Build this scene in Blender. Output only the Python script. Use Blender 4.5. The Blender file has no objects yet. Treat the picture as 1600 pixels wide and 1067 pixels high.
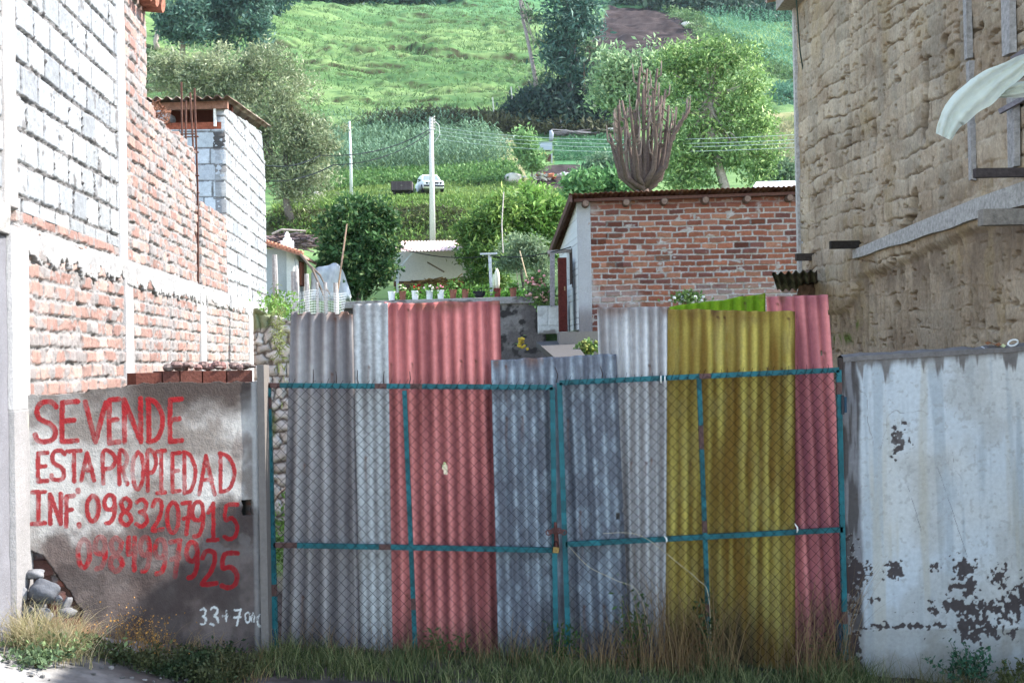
import bpy, math, random
import numpy as np
from mathutils import Vector, Matrix
random.seed(7); RNG = np.random.RandomState(11)
C = bpy.context.scene.collection
# ---------------------------------------------------------------- camera, sky, sun, exposure
F = 2222.0; EYE = 2.15
cam_d = bpy.data.cameras.new('camera'); cam = bpy.data.objects.new('camera', cam_d); C.objects.link(cam)
cam_d.sensor_width = 36.0; cam_d.lens = F * 36.0 / 1600.0; cam_d.clip_start = .1; cam_d.clip_end = 3000
CR = Matrix.Rotation(math.radians(90.0 + .606), 3, 'X') @ Matrix.Rotation(math.radians(-1.0), 3, 'Z')
cam.matrix_world = Matrix.Translation((0, 0, EYE)) @ CR.to_4x4()
bpy.context.scene.camera = cam
SUN_EL = 43.0; SUN_AZ = 14.0      # azimuth: degrees from +X towards +Y
sd = Vector((math.cos(math.radians(SUN_AZ)) * math.cos(math.radians(SUN_EL)), math.sin(math.radians(SUN_AZ)) * math.cos(math.radians(SUN_EL)), math.sin(math.radians(SUN_EL))))
world = bpy.data.worlds.new('World'); bpy.context.scene.world = world; world.use_nodes = True
wn = world.node_tree.nodes; wl = world.node_tree.links
bg = wn.get('Background') or wn.new('ShaderNodeBackground')
sky = wn.new('ShaderNodeTexSky'); sky.sky_type = 'NISHITA'; sky.sun_disc = False
sky.sun_elevation = math.radians(SUN_EL); sky.sun_rotation = math.radians(90 - SUN_AZ)
sky.altitude = 2500; sky.dust_density = 3.0; sky.ozone_density = .6
wb_ = wn.new('ShaderNodeVectorMath'); wb_.operation = 'MULTIPLY'; wb_.inputs[1].default_value = (1.16, 1.02, .84)   # warmer, slightly hazy sky light
wl.new(sky.outputs[0], wb_.inputs[0]); wl.new(wb_.outputs[0], bg.inputs[0]); bg.inputs[1].default_value = .15
sun_d = bpy.data.lights.new('sun', 'SUN'); sun_d.energy = 2.0; sun_d.angle = math.radians(.55); sun_d.color = (1, .955, .88)
sun = bpy.data.objects.new('sun', sun_d); C.objects.link(sun)
sun.rotation_euler = sd.to_track_quat('Z', 'Y').to_euler()
vs = bpy.context.scene.view_settings; vs.view_transform = 'Standard'; vs.look = 'None'; vs.gamma = 1; vs.exposure = 2.72
bpy.context.scene.cycles.max_bounces = 6
bpy.context.scene.cycles.use_denoising = True

HAZE = .00009
def at(px, py, d):
    v = CR @ Vector(((px - 800.0) / F, -(py - 533.5) / F, -1.0))
    return Vector((v.x * d / v.y, d, EYE + v.z * d / v.y))
def ray(px, py):
    return CR @ Vector(((px - 800.0) / F, -(py - 533.5) / F, -1.0))
# ---------------------------------------------------------------- noise
_TAB = np.random.RandomState(5).rand(512, 512)
def vn(x, y, s=0):
    x = np.asarray(x, float) + s * 17.31 + 1000; y = np.asarray(y, float) + s * 9.77 + 1000
    xi = np.floor(x).astype(int); yi = np.floor(y).astype(int); fx = x - xi; fy = y - yi
    fx = fx * fx * (3 - 2 * fx); fy = fy * fy * (3 - 2 * fy)
    g = lambda a, b: _TAB[a & 511, b & 511]
    return (g(xi, yi) * (1 - fx) + g(xi + 1, yi) * fx) * (1 - fy) + (g(xi, yi + 1) * (1 - fx) + g(xi + 1, yi + 1) * fx) * fy
def fbm(x, y, s=0, o=4):
    t = 0; a = .5; n = 0
    for k in range(o):
        t = t + a * vn(x * 2 ** k, y * 2 ** k, s + k * 3); n += a; a *= .5
    return t / n
def hsh(a, b, s=0): return _TAB[(np.asarray(a).astype(int) * 37 + s * 101) & 511, (np.asarray(b).astype(int) * 53 + s * 59) & 511]
def sst(a, b, x):
    t = np.clip((x - a) / (b - a), 0, 1); return t * t * (3 - 2 * t)
def mix(a, b, t):
    t = np.asarray(t)[..., None]; return np.asarray(a) * (1 - t) + np.asarray(b) * t
# ---------------------------------------------------------------- scene helpers
def tag(o, label=None, cat=None, group=None, kind=None):
    if label: o['label'] = label
    if cat: o['category'] = cat
    if group: o['group'] = group
    if kind: o['kind'] = kind
    return o
def empty(name, loc, label, cat, group=None):
    o = bpy.data.objects.new(name, None); o.location = loc; o.empty_display_size = .1; C.objects.link(o)
    return tag(o, label, cat, group)
def mesh_obj(name, V, Fs, mat, parent=None, col=None, smooth=False):
    me = bpy.data.meshes.new(name)
    V = np.asarray(V, np.float32).reshape(-1, 3)
    if isinstance(Fs, np.ndarray):
        nf, k = Fs.shape
        me.vertices.add(len(V)); me.vertices.foreach_set('co', V.ravel())
        me.loops.add(nf * k); me.loops.foreach_set('vertex_index', Fs.astype(np.int32).ravel())
        me.polygons.add(nf); me.polygons.foreach_set('loop_start', np.arange(nf, dtype=np.int32) * k)
        try: me.polygons.foreach_set('loop_total', np.full(nf, k, np.int32))
        except Exception: pass
        me.update(calc_edges=True)
    else:
        me.from_pydata([tuple(v) for v in V.tolist()], [], Fs); me.update()
    if col is not None:
        a = me.color_attributes.new('Col', 'FLOAT_COLOR', 'POINT')
        c = np.ones((len(V), 4), np.float32); c[:, :3] = np.clip(col, 0, 1); a.data.foreach_set('color', c.ravel())
    if smooth: me.polygons.foreach_set('use_smooth', np.ones(len(me.polygons), bool))
    o = bpy.data.objects.new(name, me); C.objects.link(o)
    if mat: me.materials.append(mat)
    if parent is not None:
        o.parent = parent
        pw = parent_world(parent); o.matrix_parent_inverse = Matrix.Translation(-pw)
    return o
def parent_world(p):
    w = Vector(p.location)
    if p.parent is not None:
        return w if p.type == 'MESH' else w + parent_world(p.parent)
    return w
class MB:
    def __init__(s): s.v = []; s.f = []; s.c = []
    def add(s, vs_, fs, col=None):
        n = len(s.v); s.v += [tuple(v) for v in vs_]; s.f += [tuple(i + n for i in f) for f in fs]
        s.c += [tuple(col) if col is not None else (.5, .5, .5)] * len(vs_)
    def box(s, c, size, col=None, rot=None, jit=0):
        x, y, z = [k / 2 for k in size]; c = Vector(c); vs_ = []
        for sx, sy, sz in ((-1,-1,-1),(1,-1,-1),(1,1,-1),(-1,1,-1),(-1,-1,1),(1,-1,1),(1,1,1),(-1,1,1)):
            p = Vector((sx * x, sy * y, sz * z))
            if jit: p += Vector([random.uniform(-jit, jit) for _ in range(3)])
            if rot is not None: p = rot @ p
            vs_.append(c + p)
        s.add(vs_, [(0,3,2,1),(4,5,6,7),(0,1,5,4),(1,2,6,5),(2,3,7,6),(3,0,4,7)], col)
    def bar(s, a, b, w, h, col=None, up=Vector((0, 0, 1))):
        a = Vector(a); b = Vector(b); d = (b - a); L = d.length; d.normalize()
        if abs(d.dot(up)) > .95: up = Vector((0, 1, 0))
        r = d.cross(up).normalized(); u = r.cross(d)
        s.box((a + b) / 2, (w, L, h), col, Matrix((r, d, u)).transposed())
    def tube(s, pts, rad, sides=6, col=None, cap=True):
        pts = [Vector(p) for p in pts]; n = len(pts)
        if not hasattr(rad, '__len__'): rad = [rad] * n
        vs_ = []; fs = []; ref = Vector((.13, .97, .21))
        for i, p in enumerate(pts):
            d = (pts[min(i + 1, n - 1)] - pts[max(i - 1, 0)]).normalized()
            r = d.cross(ref)
            if r.length < .05: r = d.cross(Vector((1, 0, 0)))
            r.normalize(); u = r.cross(d)
            for k in range(sides):
                a = 2 * math.pi * k / sides; vs_.append(p + (r * math.cos(a) + u * math.sin(a)) * rad[i])
        for i in range(n - 1):
            for k in range(sides):
                a = i * sides + k; b = i * sides + (k + 1) % sides; fs.append((a, b, b + sides, a + sides))
        if cap: fs += [tuple(range(sides))[::-1], tuple((n - 1) * sides + k for k in range(sides))]
        s.add(vs_, fs, col)
    def lathe(s, base, prof, sides=12, col=None):
        base = Vector(base); vs_ = []; fs = []
        for r, z in prof:
            for k in range(sides):
                a = 2 * math.pi * k / sides; vs_.append(base + Vector((r * math.cos(a), r * math.sin(a), z)))
        for i in range(len(prof) - 1):
            for k in range(sides):
                a = i * sides + k; b = i * sides + (k + 1) % sides; fs.append((a, b, b + sides, a + sides))
        fs += [tuple(range(sides))[::-1], tuple((len(prof) - 1) * sides + k for k in range(sides))]
        s.add(vs_, fs, col)
    def stone(s, c, r, col, seed=0, n=10):
        vs_ = []; fs = []; c = Vector(c)
        for i in range(n + 1):
            th = math.pi * i / n
            for k in range(n * 2):
                ph = math.pi * k / n; d = Vector((math.sin(th) * math.cos(ph), math.sin(th) * math.sin(ph), math.cos(th)))
                w = 1 + .22 * (float(vn(d.x * 1.3 + seed * 7, d.y * 1.3 + d.z * 1.7, seed)) - .5) * 2
                vs_.append(c + Vector((d.x * r[0], d.y * r[1], d.z * r[2])) * w)
        m = n * 2
        for i in range(n):
            for k in range(m):
                a = i * m + k; b = i * m + (k + 1) % m; fs.append((a, b, b + m, a + m))
        s.add(vs_, fs, col)
    def build(s, name, mat, parent=None, smooth=False):
        return mesh_obj(name, s.v, s.f, mat, parent, np.array(s.c), smooth)
# ---------------------------------------------------------------- materials
MATS = {}
def mat(name, color=None, rough=.85, nscale=40, namt=.18, bump=.15, bscale=80, metal=0, transl=0, spec=.06, alpha=1.0, stretch=None):
    m = bpy.data.materials.new(name); m.use_nodes = True; nt = m.node_tree; n = nt.nodes; l = nt.links
    b = n['Principled BSDF']; b.inputs['Roughness'].default_value = rough; b.inputs['Metallic'].default_value = metal
    b.inputs['Specular IOR Level'].default_value = spec
    if color is None:
        src = n.new('ShaderNodeAttribute'); src.attribute_name = 'Col'; co = src.outputs['Color']
    else:
        src = n.new('ShaderNodeRGB'); src.outputs[0].default_value = (*color, 1); co = src.outputs[0]
    tc = n.new('ShaderNodeTexCoord'); mp = n.new('ShaderNodeMapping'); l.new(tc.outputs['Object'], mp.inputs[0])
    if stretch: mp.inputs['Scale'].default_value = stretch
    nz = n.new('ShaderNodeTexNoise'); nz.inputs['Scale'].default_value = nscale; nz.inputs['Detail'].default_value = 5; nz.inputs['Roughness'].default_value = .65
    l.new(mp.outputs[0], nz.inputs['Vector'])
    mr = n.new('ShaderNodeMapRange'); mr.inputs['From Min'].default_value = .3; mr.inputs['From Max'].default_value = .7
    mr.inputs['To Min'].default_value = 1 - namt; mr.inputs['To Max'].default_value = 1 + namt; l.new(nz.outputs['Fac'], mr.inputs['Value'])
    mx = n.new('ShaderNodeVectorMath'); mx.operation = 'SCALE'; l.new(co, mx.inputs[0]); l.new(mr.outputs[0], mx.inputs['Scale'])
    l.new(mx.outputs[0], b.inputs['Base Color'])
    if bump:
        n2 = n.new('ShaderNodeTexNoise'); n2.inputs['Scale'].default_value = bscale; n2.inputs['Detail'].default_value = 4
        l.new(mp.outputs[0], n2.inputs['Vector'])
        bp = n.new('ShaderNodeBump'); bp.inputs['Strength'].default_value = bump; bp.inputs['Distance'].default_value = .01
        l.new(n2.outputs['Fac'], bp.inputs['Height']); l.new(bp.outputs[0], b.inputs['Normal'])
    if transl:
        out = n['Material Output']; tr = n.new('ShaderNodeBsdfTranslucent'); ms = n.new('ShaderNodeMixShader'); ms.inputs[0].default_value = transl
        l.new(mx.outputs[0], tr.inputs[0]); l.new(b.outputs[0], ms.inputs[1]); l.new(tr.outputs[0], ms.inputs[2]); l.new(ms.outputs[0], out.inputs[0])
    return m
M_MASON = mat('masonry', nscale=60, namt=.16, bump=.5, bscale=120)
M_PLASTER = mat('plaster', nscale=35, namt=.10, bump=.35, bscale=90)
M_ADOBE = mat('adobe', nscale=30, namt=.25, bump=.6, bscale=70, rough=.95)
M_WOOD = mat('weathered_wood', nscale=9, namt=.35, bump=.4, bscale=30, stretch=(3, 3, 3))
M_SHEET = mat('corrugated_fibre_cement', nscale=22, namt=.12, bump=.2, bscale=160, rough=.8)
M_ZINC = mat('galvanised_sheet', nscale=30, namt=.25, bump=.15, bscale=100, rough=.6, metal=.15, spec=.2)
M_FIBRE = mat('translucent_fibreglass_sheet', nscale=60, namt=.16, bump=.2, bscale=120, rough=.6, transl=.35)
M_PAINT = mat('painted_metal', nscale=25, namt=.25, bump=.2, bscale=90, rough=.5, spec=.25)
M_RUST = mat('rusty_metal', nscale=30, namt=.4, bump=.4, bscale=120, rough=.85)
M_WIRE = mat('wire', color=(.007, .006, .007), rough=.8, bump=0, metal=0)
M_LEAF = mat('leaves', rough=.55, nscale=3, namt=.12, bump=0, transl=.28, spec=.15)
M_BARK = mat('bark', nscale=12, namt=.35, bump=.6, bscale=30, rough=.95)
M_GROUND = mat('earth_and_grass', nscale=9, namt=.3, bump=.6, bscale=14, rough=.95)
M_STONE = mat('stone', nscale=25, namt=.22, bump=.4, bscale=60, rough=.85)
M_GEN = mat('painted_surface', nscale=20, namt=.12, bump=.1, bscale=60, rough=.6)
M_CLOTH = mat('plastic_film', nscale=8, namt=.1, bump=.3, bscale=18, rough=.35, transl=.4)
M_GLASS = mat('dark_glass', color=(.02, .025, .03), rough=.12, bump=0, spec=.6)
M_BRASS = mat('brass', color=(.24, .16, .06), rough=.5, metal=.5, bump=.05)

# ---------------------------------------------------------------- relief walls
def relief(name, parent, O, u, n, U0, U1, V0, V1, ru, rv, func, thick=.12, material=None, smooth=False, up=Vector((0, 0, 1))):
    """height-field wall: a point is O + u*U + up*V + n*h; every boundary edge is carried back by the wall's thickness"""
    nu = max(2, int(round((U1 - U0) / ru)) + 1); nv = max(2, int(round((V1 - V0) / rv)) + 1)
    U, V = np.meshgrid(np.linspace(U0, U1, nu), np.linspace(V0, V1, nv), indexing='ij')
    r = func(U, V); h, col = r[0], r[1]; mask = r[2] if len(r) > 2 else None
    if len(r) > 3: U, V = r[3], r[4]
    P = np.array(O)[None, None] + U[..., None] * np.array(u) + V[..., None] * np.array(up) + h[..., None] * np.array(n)
    idx = np.arange(nu * nv).reshape(nu, nv)
    q = np.stack([idx[:-1, :-1], idx[1:, :-1], idx[1:, 1:], idx[:-1, 1:]], -1)
    fm = np.ones(q.shape[:2], bool)
    if mask is not None: fm = mask[:-1, :-1] & mask[1:, :-1] & mask[1:, 1:] & mask[:-1, 1:]
    fp = np.pad(fm, 1)
    edges = []
    for (di, dj, a, b) in ((0, -1, 0, 1), (1, 0, 1, 2), (0, 1, 2, 3), (-1, 0, 3, 0)):
        nb = fp[1 + di:1 + di + fm.shape[0], 1 + dj:1 + dj + fm.shape[1]]
        e = fm & ~nb
        edges.append(np.stack([q[e][:, a], q[e][:, b]], -1))
    edges = np.concatenate(edges); Q = q[fm]
    P = P.reshape(-1, 3); cc = col.reshape(-1, 3)
    bv, inv = np.unique(edges.ravel(), return_inverse=True); inv = inv.reshape(edges.shape)
    back = P[bv] - np.array(n) * thick
    N = len(P); side = np.stack([edges[:, 1], edges[:, 0], inv[:, 0] + N, inv[:, 1] + N], -1)
    P = np.concatenate([P, back]); cc = np.concatenate([cc, cc[bv]]); Q = np.concatenate([Q, side])
    used = np.unique(Q.ravel()); remap = np.full(len(P), -1); remap[used] = np.arange(len(used))
    return mesh_obj(name, P[used], remap[Q], material or M_MASON, parent, cc[used], smooth)

def masonry(U, V, bw, bh, cols, mortar, seed=0, joint=.012, warp=.006, bh_var=.008, depth=.014, squeeze=.012, smear=.62, vdark=0, mvar=.15):
    """bricks or blocks with uneven joints; returns height and colour"""
    Uw = U + (fbm(U * 9, V * 9, seed) - .5) * warp * 4; Vw = V + (fbm(U * 3 + 5, V * 7, seed + 1) - .5) * warp * 5
    j = np.floor(Vw / bh); off = (j % 2) * .5 * bw + (hsh(j, j * 3, seed) - .5) * bw * .35
    Uo = Uw + off; i = np.floor(Uo / bw); fu = Uo - i * bw; fv = Vw - j * bh
    i2 = i
    jw = joint * (.6 + .9 * hsh(i, j, seed + 4))
    du = np.minimum(fu, bw - fu) - jw * .5; dv = np.minimum(fv, bh - fv) - joint * .5
    d = np.minimum(du, dv) + (fbm(U * 45, V * 45, seed + 7, 2) - .5) * .008
    inside = sst(-.002, .005, d)
    r = hsh(i2, j, seed); r2 = hsh(i2, j, seed + 9)
    hb = (r - .5) * bh_var * 2 + (fbm(U * 30, V * 30, seed + 3, 3) - .5) * .005
    nm = fbm(U * 22, V * 30, seed + 11, 3)
    hm = -depth + (nm - .42) * squeeze * 5
    sm = sst(smear, smear + .08, fbm(U * 6, V * 10, seed + 21, 4))
    h = hm * (1 - inside) + hb * inside
    h = np.maximum(h, hm * .6 - .002) if squeeze > .01 else h
    h = h + sm * .004
    ci = (r2 * len(cols)).astype(int) % len(cols)
    cb = np.array(cols)[ci] * (1 + (hsh(i2, j, seed + 13) - .5)[..., None] * .35) * (1 + (fbm(U * 25, V * 25, seed + 15, 3) - .5)[..., None] * .4)
    cm = np.array(mortar) * (1 + (fbm(U * 16, V * 16, seed + 17) - .5)[..., None] * mvar * 4)
    cm = cm * (1 - .5 * sst(.004, -.004, du) * vdark)[..., None]; c = mix(cm, cb, inside * (1 - sm * .85))
    return h, c

def concrete(U, V, base, seed=0, amp=.006, sc=7, var=.35):
    h = (fbm(U * sc, V * sc, seed) - .5) * amp * 2 + (fbm(U * 40, V * 40, seed + 2, 2) - .5) * amp * .5
    return h, np.array(base) * (1 + (fbm(U * sc * .7, V * sc * .5, seed + 5) - .5)[..., None] * var * 2)
# ---------------------------------------------------------------- terrain
PY = [-40, 0, 9, 10, 11, 14, 20, 24, 27.12, 27.5, 33, 40, 60, 84, 89, 91, 92.6, 94.5, 97, 103, 112, 130, 132.5, 136, 140, 160, 200, 240, 300, 400, 600, 900]
PZ = [0, 0, 0, 0, 0, -1.75, -1.2, -.75, -.3, 1.13, 1.3, 2.2, 4.1, 6.6, 7.1, 7.5, 9.0, 9.5, 10.5, 11.7, 14.2, 19.2, 20.2, 22.9, 24.2, 31.5, 45.5, 60, 84, 125, 205, 320]
def znear(x): return np.interp(x, [-30, -4, -3.2, -2.6, -1.8, 0, 2.3, 4, 30], [-1.4, -1.5, -1.64, -1.8, -2.03, -2.12, -2.28, -2.45, -2.6])
def zg(x, y):
    x = np.asarray(x, float); y = np.asarray(y, float)
    z = np.interp(y, PY, PZ)
    t = sst(10.9, 13.5, y); z = np.where(y < 14, znear(x) * (1 - t) + np.interp(y, [11, 14], [-2.0, -1.75]) * t, z)
    far = sst(32, 60, y)
    z = z + far * (fbm(x * .03, y * .03, 3) - .5) * 1.2
    hill = sst(134, 150, y)
    # terracettes of the steep pasture: shallow steps that run along the slope
    w = y * .42 + (fbm(x * .035, y * .05, 8) - .5) * 14
    step = (w - np.floor(w)); step = sst(.55, .95, step) - step
    z = z + hill * step * 1.0 * sst(.35, .6, fbm(x * .09, y * .11, 12))
    z = z + hill * (fbm(x * .16, y * .3, 14) - .5) * 2.0 + hill * (fbm(x * .5, y * .8, 15, 3) - .5) * .6
    z = z + hill * sst(-15, 70, x) * -3.0 + hill * sst(-10, -60, x) * 8
    ly = 178 + 3 * np.sin(x * .35) + 1.5 * np.sin(x * .9 + 1); lx = sst(-24, -21, x) * sst(-5, -8, x)
    z = z + lx * (.3 + .9 * fbm(x * .5, y * 0, 19)) * (sst(0, .7, y - ly) - sst(.7, 12, y - ly))
    mid = sst(33, 40, y) * (1 - hill)
    z = z + mid * (fbm(x * .4, y * .5, 16) - .5) * .35
    return z + EYE
def hit(px, py, d0=12.0, d1=700.0):
    r = ray(px, py); ys = np.concatenate([np.arange(d0, 60, .1), np.arange(60, d1, .4)])
    xs = r.x * ys / r.y; zs = EYE + r.z * ys / r.y
    below = zs < zg(xs, ys); k = int(np.argmax(below)) if below.any() else len(ys) - 1
    return Vector((float(xs[k]), float(ys[k]), float(zg(xs[k], ys[k]))))
def poly_mask(x, y, poly):
    m = np.zeros(np.shape(x), bool); n = len(poly)
    for i in range(n):
        x0, y0 = poly[i]; x1, y1 = poly[(i + 1) % n]
        if y0 == y1: continue
        c = ((y0 > y) != (y1 > y)) & (x < (x1 - x0) * (y - y0) / (y1 - y0) + x0); m ^= c
    return m
def field(pts): return [(p.x, p.y) for p in (hit(*q) for q in pts)]
F_SOIL = field([(925, 66), (950, 8), (1020, 14), (1095, 40), (1140, 66), (1080, 90), (1010, 100), (940, 96)])
F_CORN2 = field([(1085, 30), (1170, 30), (1300, 45), (1300, 172), (1195, 118)])
F_GREEN2 = field([(930, 70), (1010, 82), (1075, 125), (1060, 175), (950, 130), (915, 100)])
F_CROP = field([(866, 258), (868, 222), (920, 214), (985, 216), (1000, 256)])
F_SOIL2 = field([(838, 300), (838, 262), (900, 256), (940, 262), (905, 296)])
F_TAN = field([(1190, 180), (1290, 170), (1290, 285), (1190, 262)])
F_TAN2 = field([(770, 208), (805, 215), (830, 300), (800, 292), (785, 250)])
xs = np.concatenate([np.arange(-400, -70, 12), np.arange(-70, -8, .55), np.arange(-8, -4, .25), np.arange(-4, 5, .06), np.arange(5, 12, .3), np.arange(12, 100, .55), np.arange(100, 401, 12)])
ys = np.concatenate([np.arange(-40, 6, 2.0), np.arange(6, 11.2, .06), np.arange(11.2, 28, .25), np.arange(28, 60, .4), np.arange(60, 150, .35), np.arange(150, 270, .5), np.arange(270, 470, 8)])
X, Y = np.meshgrid(xs, ys, indexing='ij'); Z = zg(X, Y)
Z = Z + np.where(Y < 12, (fbm(X * 6, Y * 6, 31) - .5) * .05 + (fbm(X * 25, Y * 25, 33, 3) - .5) * .025, 0)
near = Y < 12
g1 = fbm(X * .12, Y * .2, 40); g2 = fbm(X * .7, Y * 1.1, 41); g3 = fbm(X * .03, Y * .05, 42)
grass = mix([.072, .138, .050], [.142, .215, .082], sst(.3, .7, g1)); grass = mix(grass, [.04, .095, .035], sst(.52, .72, g2) * .8)
grass = mix(grass, [.07, .17, .08], sst(195, 245, Y + 30 * (g3 - .5)) * .75)
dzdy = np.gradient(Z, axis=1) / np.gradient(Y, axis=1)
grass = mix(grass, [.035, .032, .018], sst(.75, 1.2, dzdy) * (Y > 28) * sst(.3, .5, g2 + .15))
soil = mix([.018, .013, .014], [.060, .046, .046], sst(.3, .7, .6 * g2 + .4 * fbm(X * 1.4 + Y * .3, Y * .5, 43)))
for P_ in (F_SOIL, F_SOIL2): grass[poly_mask(X, Y, P_)] = soil[poly_mask(X, Y, P_)]
tan = mix([.24, .22, .12], [.12, .17, .06], sst(.35, .7, g2))
for P_ in (F_TAN, F_TAN2): grass[poly_mask(X, Y, P_)] = tan[poly_mask(X, Y, P_)]
for P_ in (F_CROP,): grass[poly_mask(X, Y, P_)] = [.06, .15, .065]
bank = (Y > 89.2) & (Y < 93.4); grass[bank] = mix([.05, .05, .025], [.10, .12, .04], g2)[bank]
nsoil = mix([.05, .04, .036], [.10, .085, .08], sst(.35, .65, fbm(X * 4, Y * 4, 50)))
path = mix([.20, .19, .185], [.31, .30, .295], sst(.3, .7, fbm(X * 5, Y * 5, 51)))
pm = sst(-2.15, -2.75, X + .5 * (fbm(X * 3, Y * 3, 52) - .5)) * (Y < 11)
ncol = mix(nsoil, path, pm)
grass = grass * (1 - .5 * sst(62, 50, Y))[..., None]
ncol = ncol * .9
col = np.where(near[..., None], ncol, grass)
yard = (Y >= 12) & (Y < 27); col[yard] = mix([.16, .15, .12], [.12, .17, .07], sst(.4, .6, fbm(X, Y, 53)))[yard]
idx = np.arange(X.size).reshape(X.shape); Q = np.stack([idx[:-1, :-1], idx[1:, :-1], idx[1:, 1:], idx[:-1, 1:]], -1).reshape(-1, 4)
tag(mesh_obj('ground', np.stack([X, Y, Z], -1).reshape(-1, 3), Q, M_GROUND, None, col.reshape(-1, 3), True), kind='structure')

# ---------------------------------------------------------------- left: unfinished building
LU = (-.063, 1, 0); LN = (1, .063, 0); LO = (-2.545, 0, EYE)
def dl(px): return 5655.0 / (660.0 - px)
BR = [(.27, .175, .15), (.29, .19, .165), (.30, .22, .195), (.25, .155, .135), (.31, .245, .225), (.24, .15, .13)]
MO = (.215, .208, .208)
WB = [(.265, .28, .295), (.285, .30, .315), (.245, .26, .28)]
lb = empty('unfinished_building', (-3.1, 9, .4), 'unfinished building with white block panels over rough brick and concrete columns along the left', 'building')
def P_brick(seed, top=None, bot=None, right=None, **k):
    kw = dict(joint=.024, warp=.007, bh_var=.012, depth=.024, squeeze=.014, smear=.56); kw.update(k)
    def f(U, V):
        h, c = masonry(U, V, .30, .112, BR, MO, seed, **kw)
        m = np.ones(U.shape, bool)
        if top is not None: m &= V < top(U, V)
        return h, c, m
    return f
def P_block(seed, top=None, left=0):
    def f(U, V):
        h, c = masonry(U, V, .41, .215, WB, (.14, .135, .135), seed, joint=.026, warp=.004, bh_var=.006, depth=.032, squeeze=.022, smear=.68, vdark=1)
        m = np.ones(U.shape, bool)
        if top is not None: m &= V < top(U, V)
        return h, c, m
    return f
def P_conc(base, seed, amp=.006, lift=.004, ragged=0, var=.2):
    def f(U, V):
        h, c = concrete(U, V, base, seed, amp, 6, var); return h + lift, c
    return f
TOPZ = 4.4
rl = lambda nm, a, b, z0, z1, f, ru=.012, rv=.009, th=.14, m=None: relief(nm, lb, LO, LU, LN, a, b, z0, z1, ru, rv, f, th, m)
rl('block_panel', 6.5, 8.67, .98, TOPZ, P_block(1))
rl('block_panel', 8.95, 12.0, .975, TOPZ, P_block(2))
rl('brick_course', 8.95, 12.0, .86, .975, P_brick(4, smear=.6))
rl('column', 8.67, 8.95, .98, TOPZ, P_conc((.32,.305,.30), 3, lift=.012), .02, .015)
rl('column', 12.0, 12.3, .86, TOPZ, P_conc((.345,.345,.355), 5, lift=.010), .02, .015)
rl('brick_panel', 12.3, 13.34, .86, TOPZ, P_brick(6, smear=.5))
rl('brick_panel', 13.34, 16.16, .86, 2.52, P_brick(7, top=lambda U, V: 2.40 + .10 * (fbm(U * 3, U * 0, 4) - .5) + .05 * (hsh(np.floor(U / .3), 3) > .5), smear=.50))
rl('brick_panel', 16.5, 18.66, .86, 2.0, P_brick(8, top=lambda U, V: 1.88 + .07 * (fbm(U * 4, U * 0, 6) - .5), smear=.55))
def slotf(U, V):
    h, c = masonry(U, V, .3, .1, [(.16, .07, .055)], (.13, .06, .05), 9, squeeze=.03); return h - .13, c  # dark red-brown all over: the slot's shadow put into the brick colour
rl('column_slot', 16.16, 16.5, .86, 2.3, slotf, .02, .02, .03)
def beamf(U, V):
    h, c = concrete(U, V, (.28,.277,.28), 11, .016, 5, .14)
    e = .70 + (fbm(U * 5, V * 0, 12) - .5) * .22 + (fbm(U * 22, V * 0, 13) - .5) * .08
    return h + .014, c, V > e
rl('ring_beam', 9.02, 23.4, .62, .885, beamf, .014, .01, .05)
for k, (a, b) in enumerate(((9.1, 12.16), (12.5, 16.3), (16.7, 20.9), (21.5, 23.4))):
    rl('brick_panel', a, b, -2.6, .80, P_brick(20 + k, smear=.54 if k < 2 else .48), .012 if k < 2 else .02)
for a, b in ((12.16, 12.5), (16.3, 16.7), (20.9, 21.5)):
    rl('column', a, b, -2.6, .80, P_conc((.30,.295,.30), 30 + int(a), lift=.012), .02, .015)
rl('corner_pillar', 8.72, 9.1, -.28, .86, P_conc((.33,.325,.33), 40, lift=.03), .01, .01)
def basef(U, V):
    h, c = concrete(U, V, (.24, .235, .24), 41, .006, 4, .22)
    c = mix(c, [.46, .44, .34], sst(.6, .7, fbm(U * 3, V * 2.5, 43)) * .6 * (V > -1)); c = mix(c, np.array([.2, .18, .175]) + c * .1, sst(-1.25, -1.7, V + .3 * (fbm(U * 4, V * 4, 44) - .5)))
    return h + .035, c
rl('plastered_base', 8.72, 9.1, -2.2, -.28, basef, .01, .01)
rl('plastered_base', 6.5, 8.72, -2.2, .80, P_conc((.17, .17, .19), 45, lift=.0), .02, .02)
rl('lintel', 6.5, 8.72, .80, .98, P_conc((.29,.285,.28), 46, .02, lift=.03), .02, .012)
# block tower at the far end
rl('block_panel', 18.66, 20.95, .885, 3.62, P_block(50, top=lambda U, V: 3.34 + (U - 18.66) * .085))
rl('column', 20.95, 21.2, .885, 3.55, P_conc((.30,.30,.315), 51, lift=.004), .02, .015)
rl('block_panel', 21.2, 23.4, .885, 3.8, P_block(52, top=lambda U, V: 3.34 + (U - 18.66) * .085 - .45 * sst(22.9, 23.3, U)))
xt = LO[0] - .063 * 18.66
def twf(U, V):
    h, c = masonry(U + .13, V - .01, .41, .215, [(.40, .44, .48), (.36, .39, .43)], (.12, .12, .12), 53, joint=.014, warp=.002, bh_var=.003, squeeze=.012, smear=.8)
    return h, c
relief('block_panel', lb, (xt - .02, 18.66, EYE), (1, .063, 0), (0.063, -1, 0), -3.2, 0, .4, 3.05, .015, .012, twf, .14)
m = MB()
red = (.17, .06, .045)
m.box((xt - 1.6, 19.7, EYE + 3.15), (3.0, .1, .8), red); m.build('inner_wall', M_GEN, lb)
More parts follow.
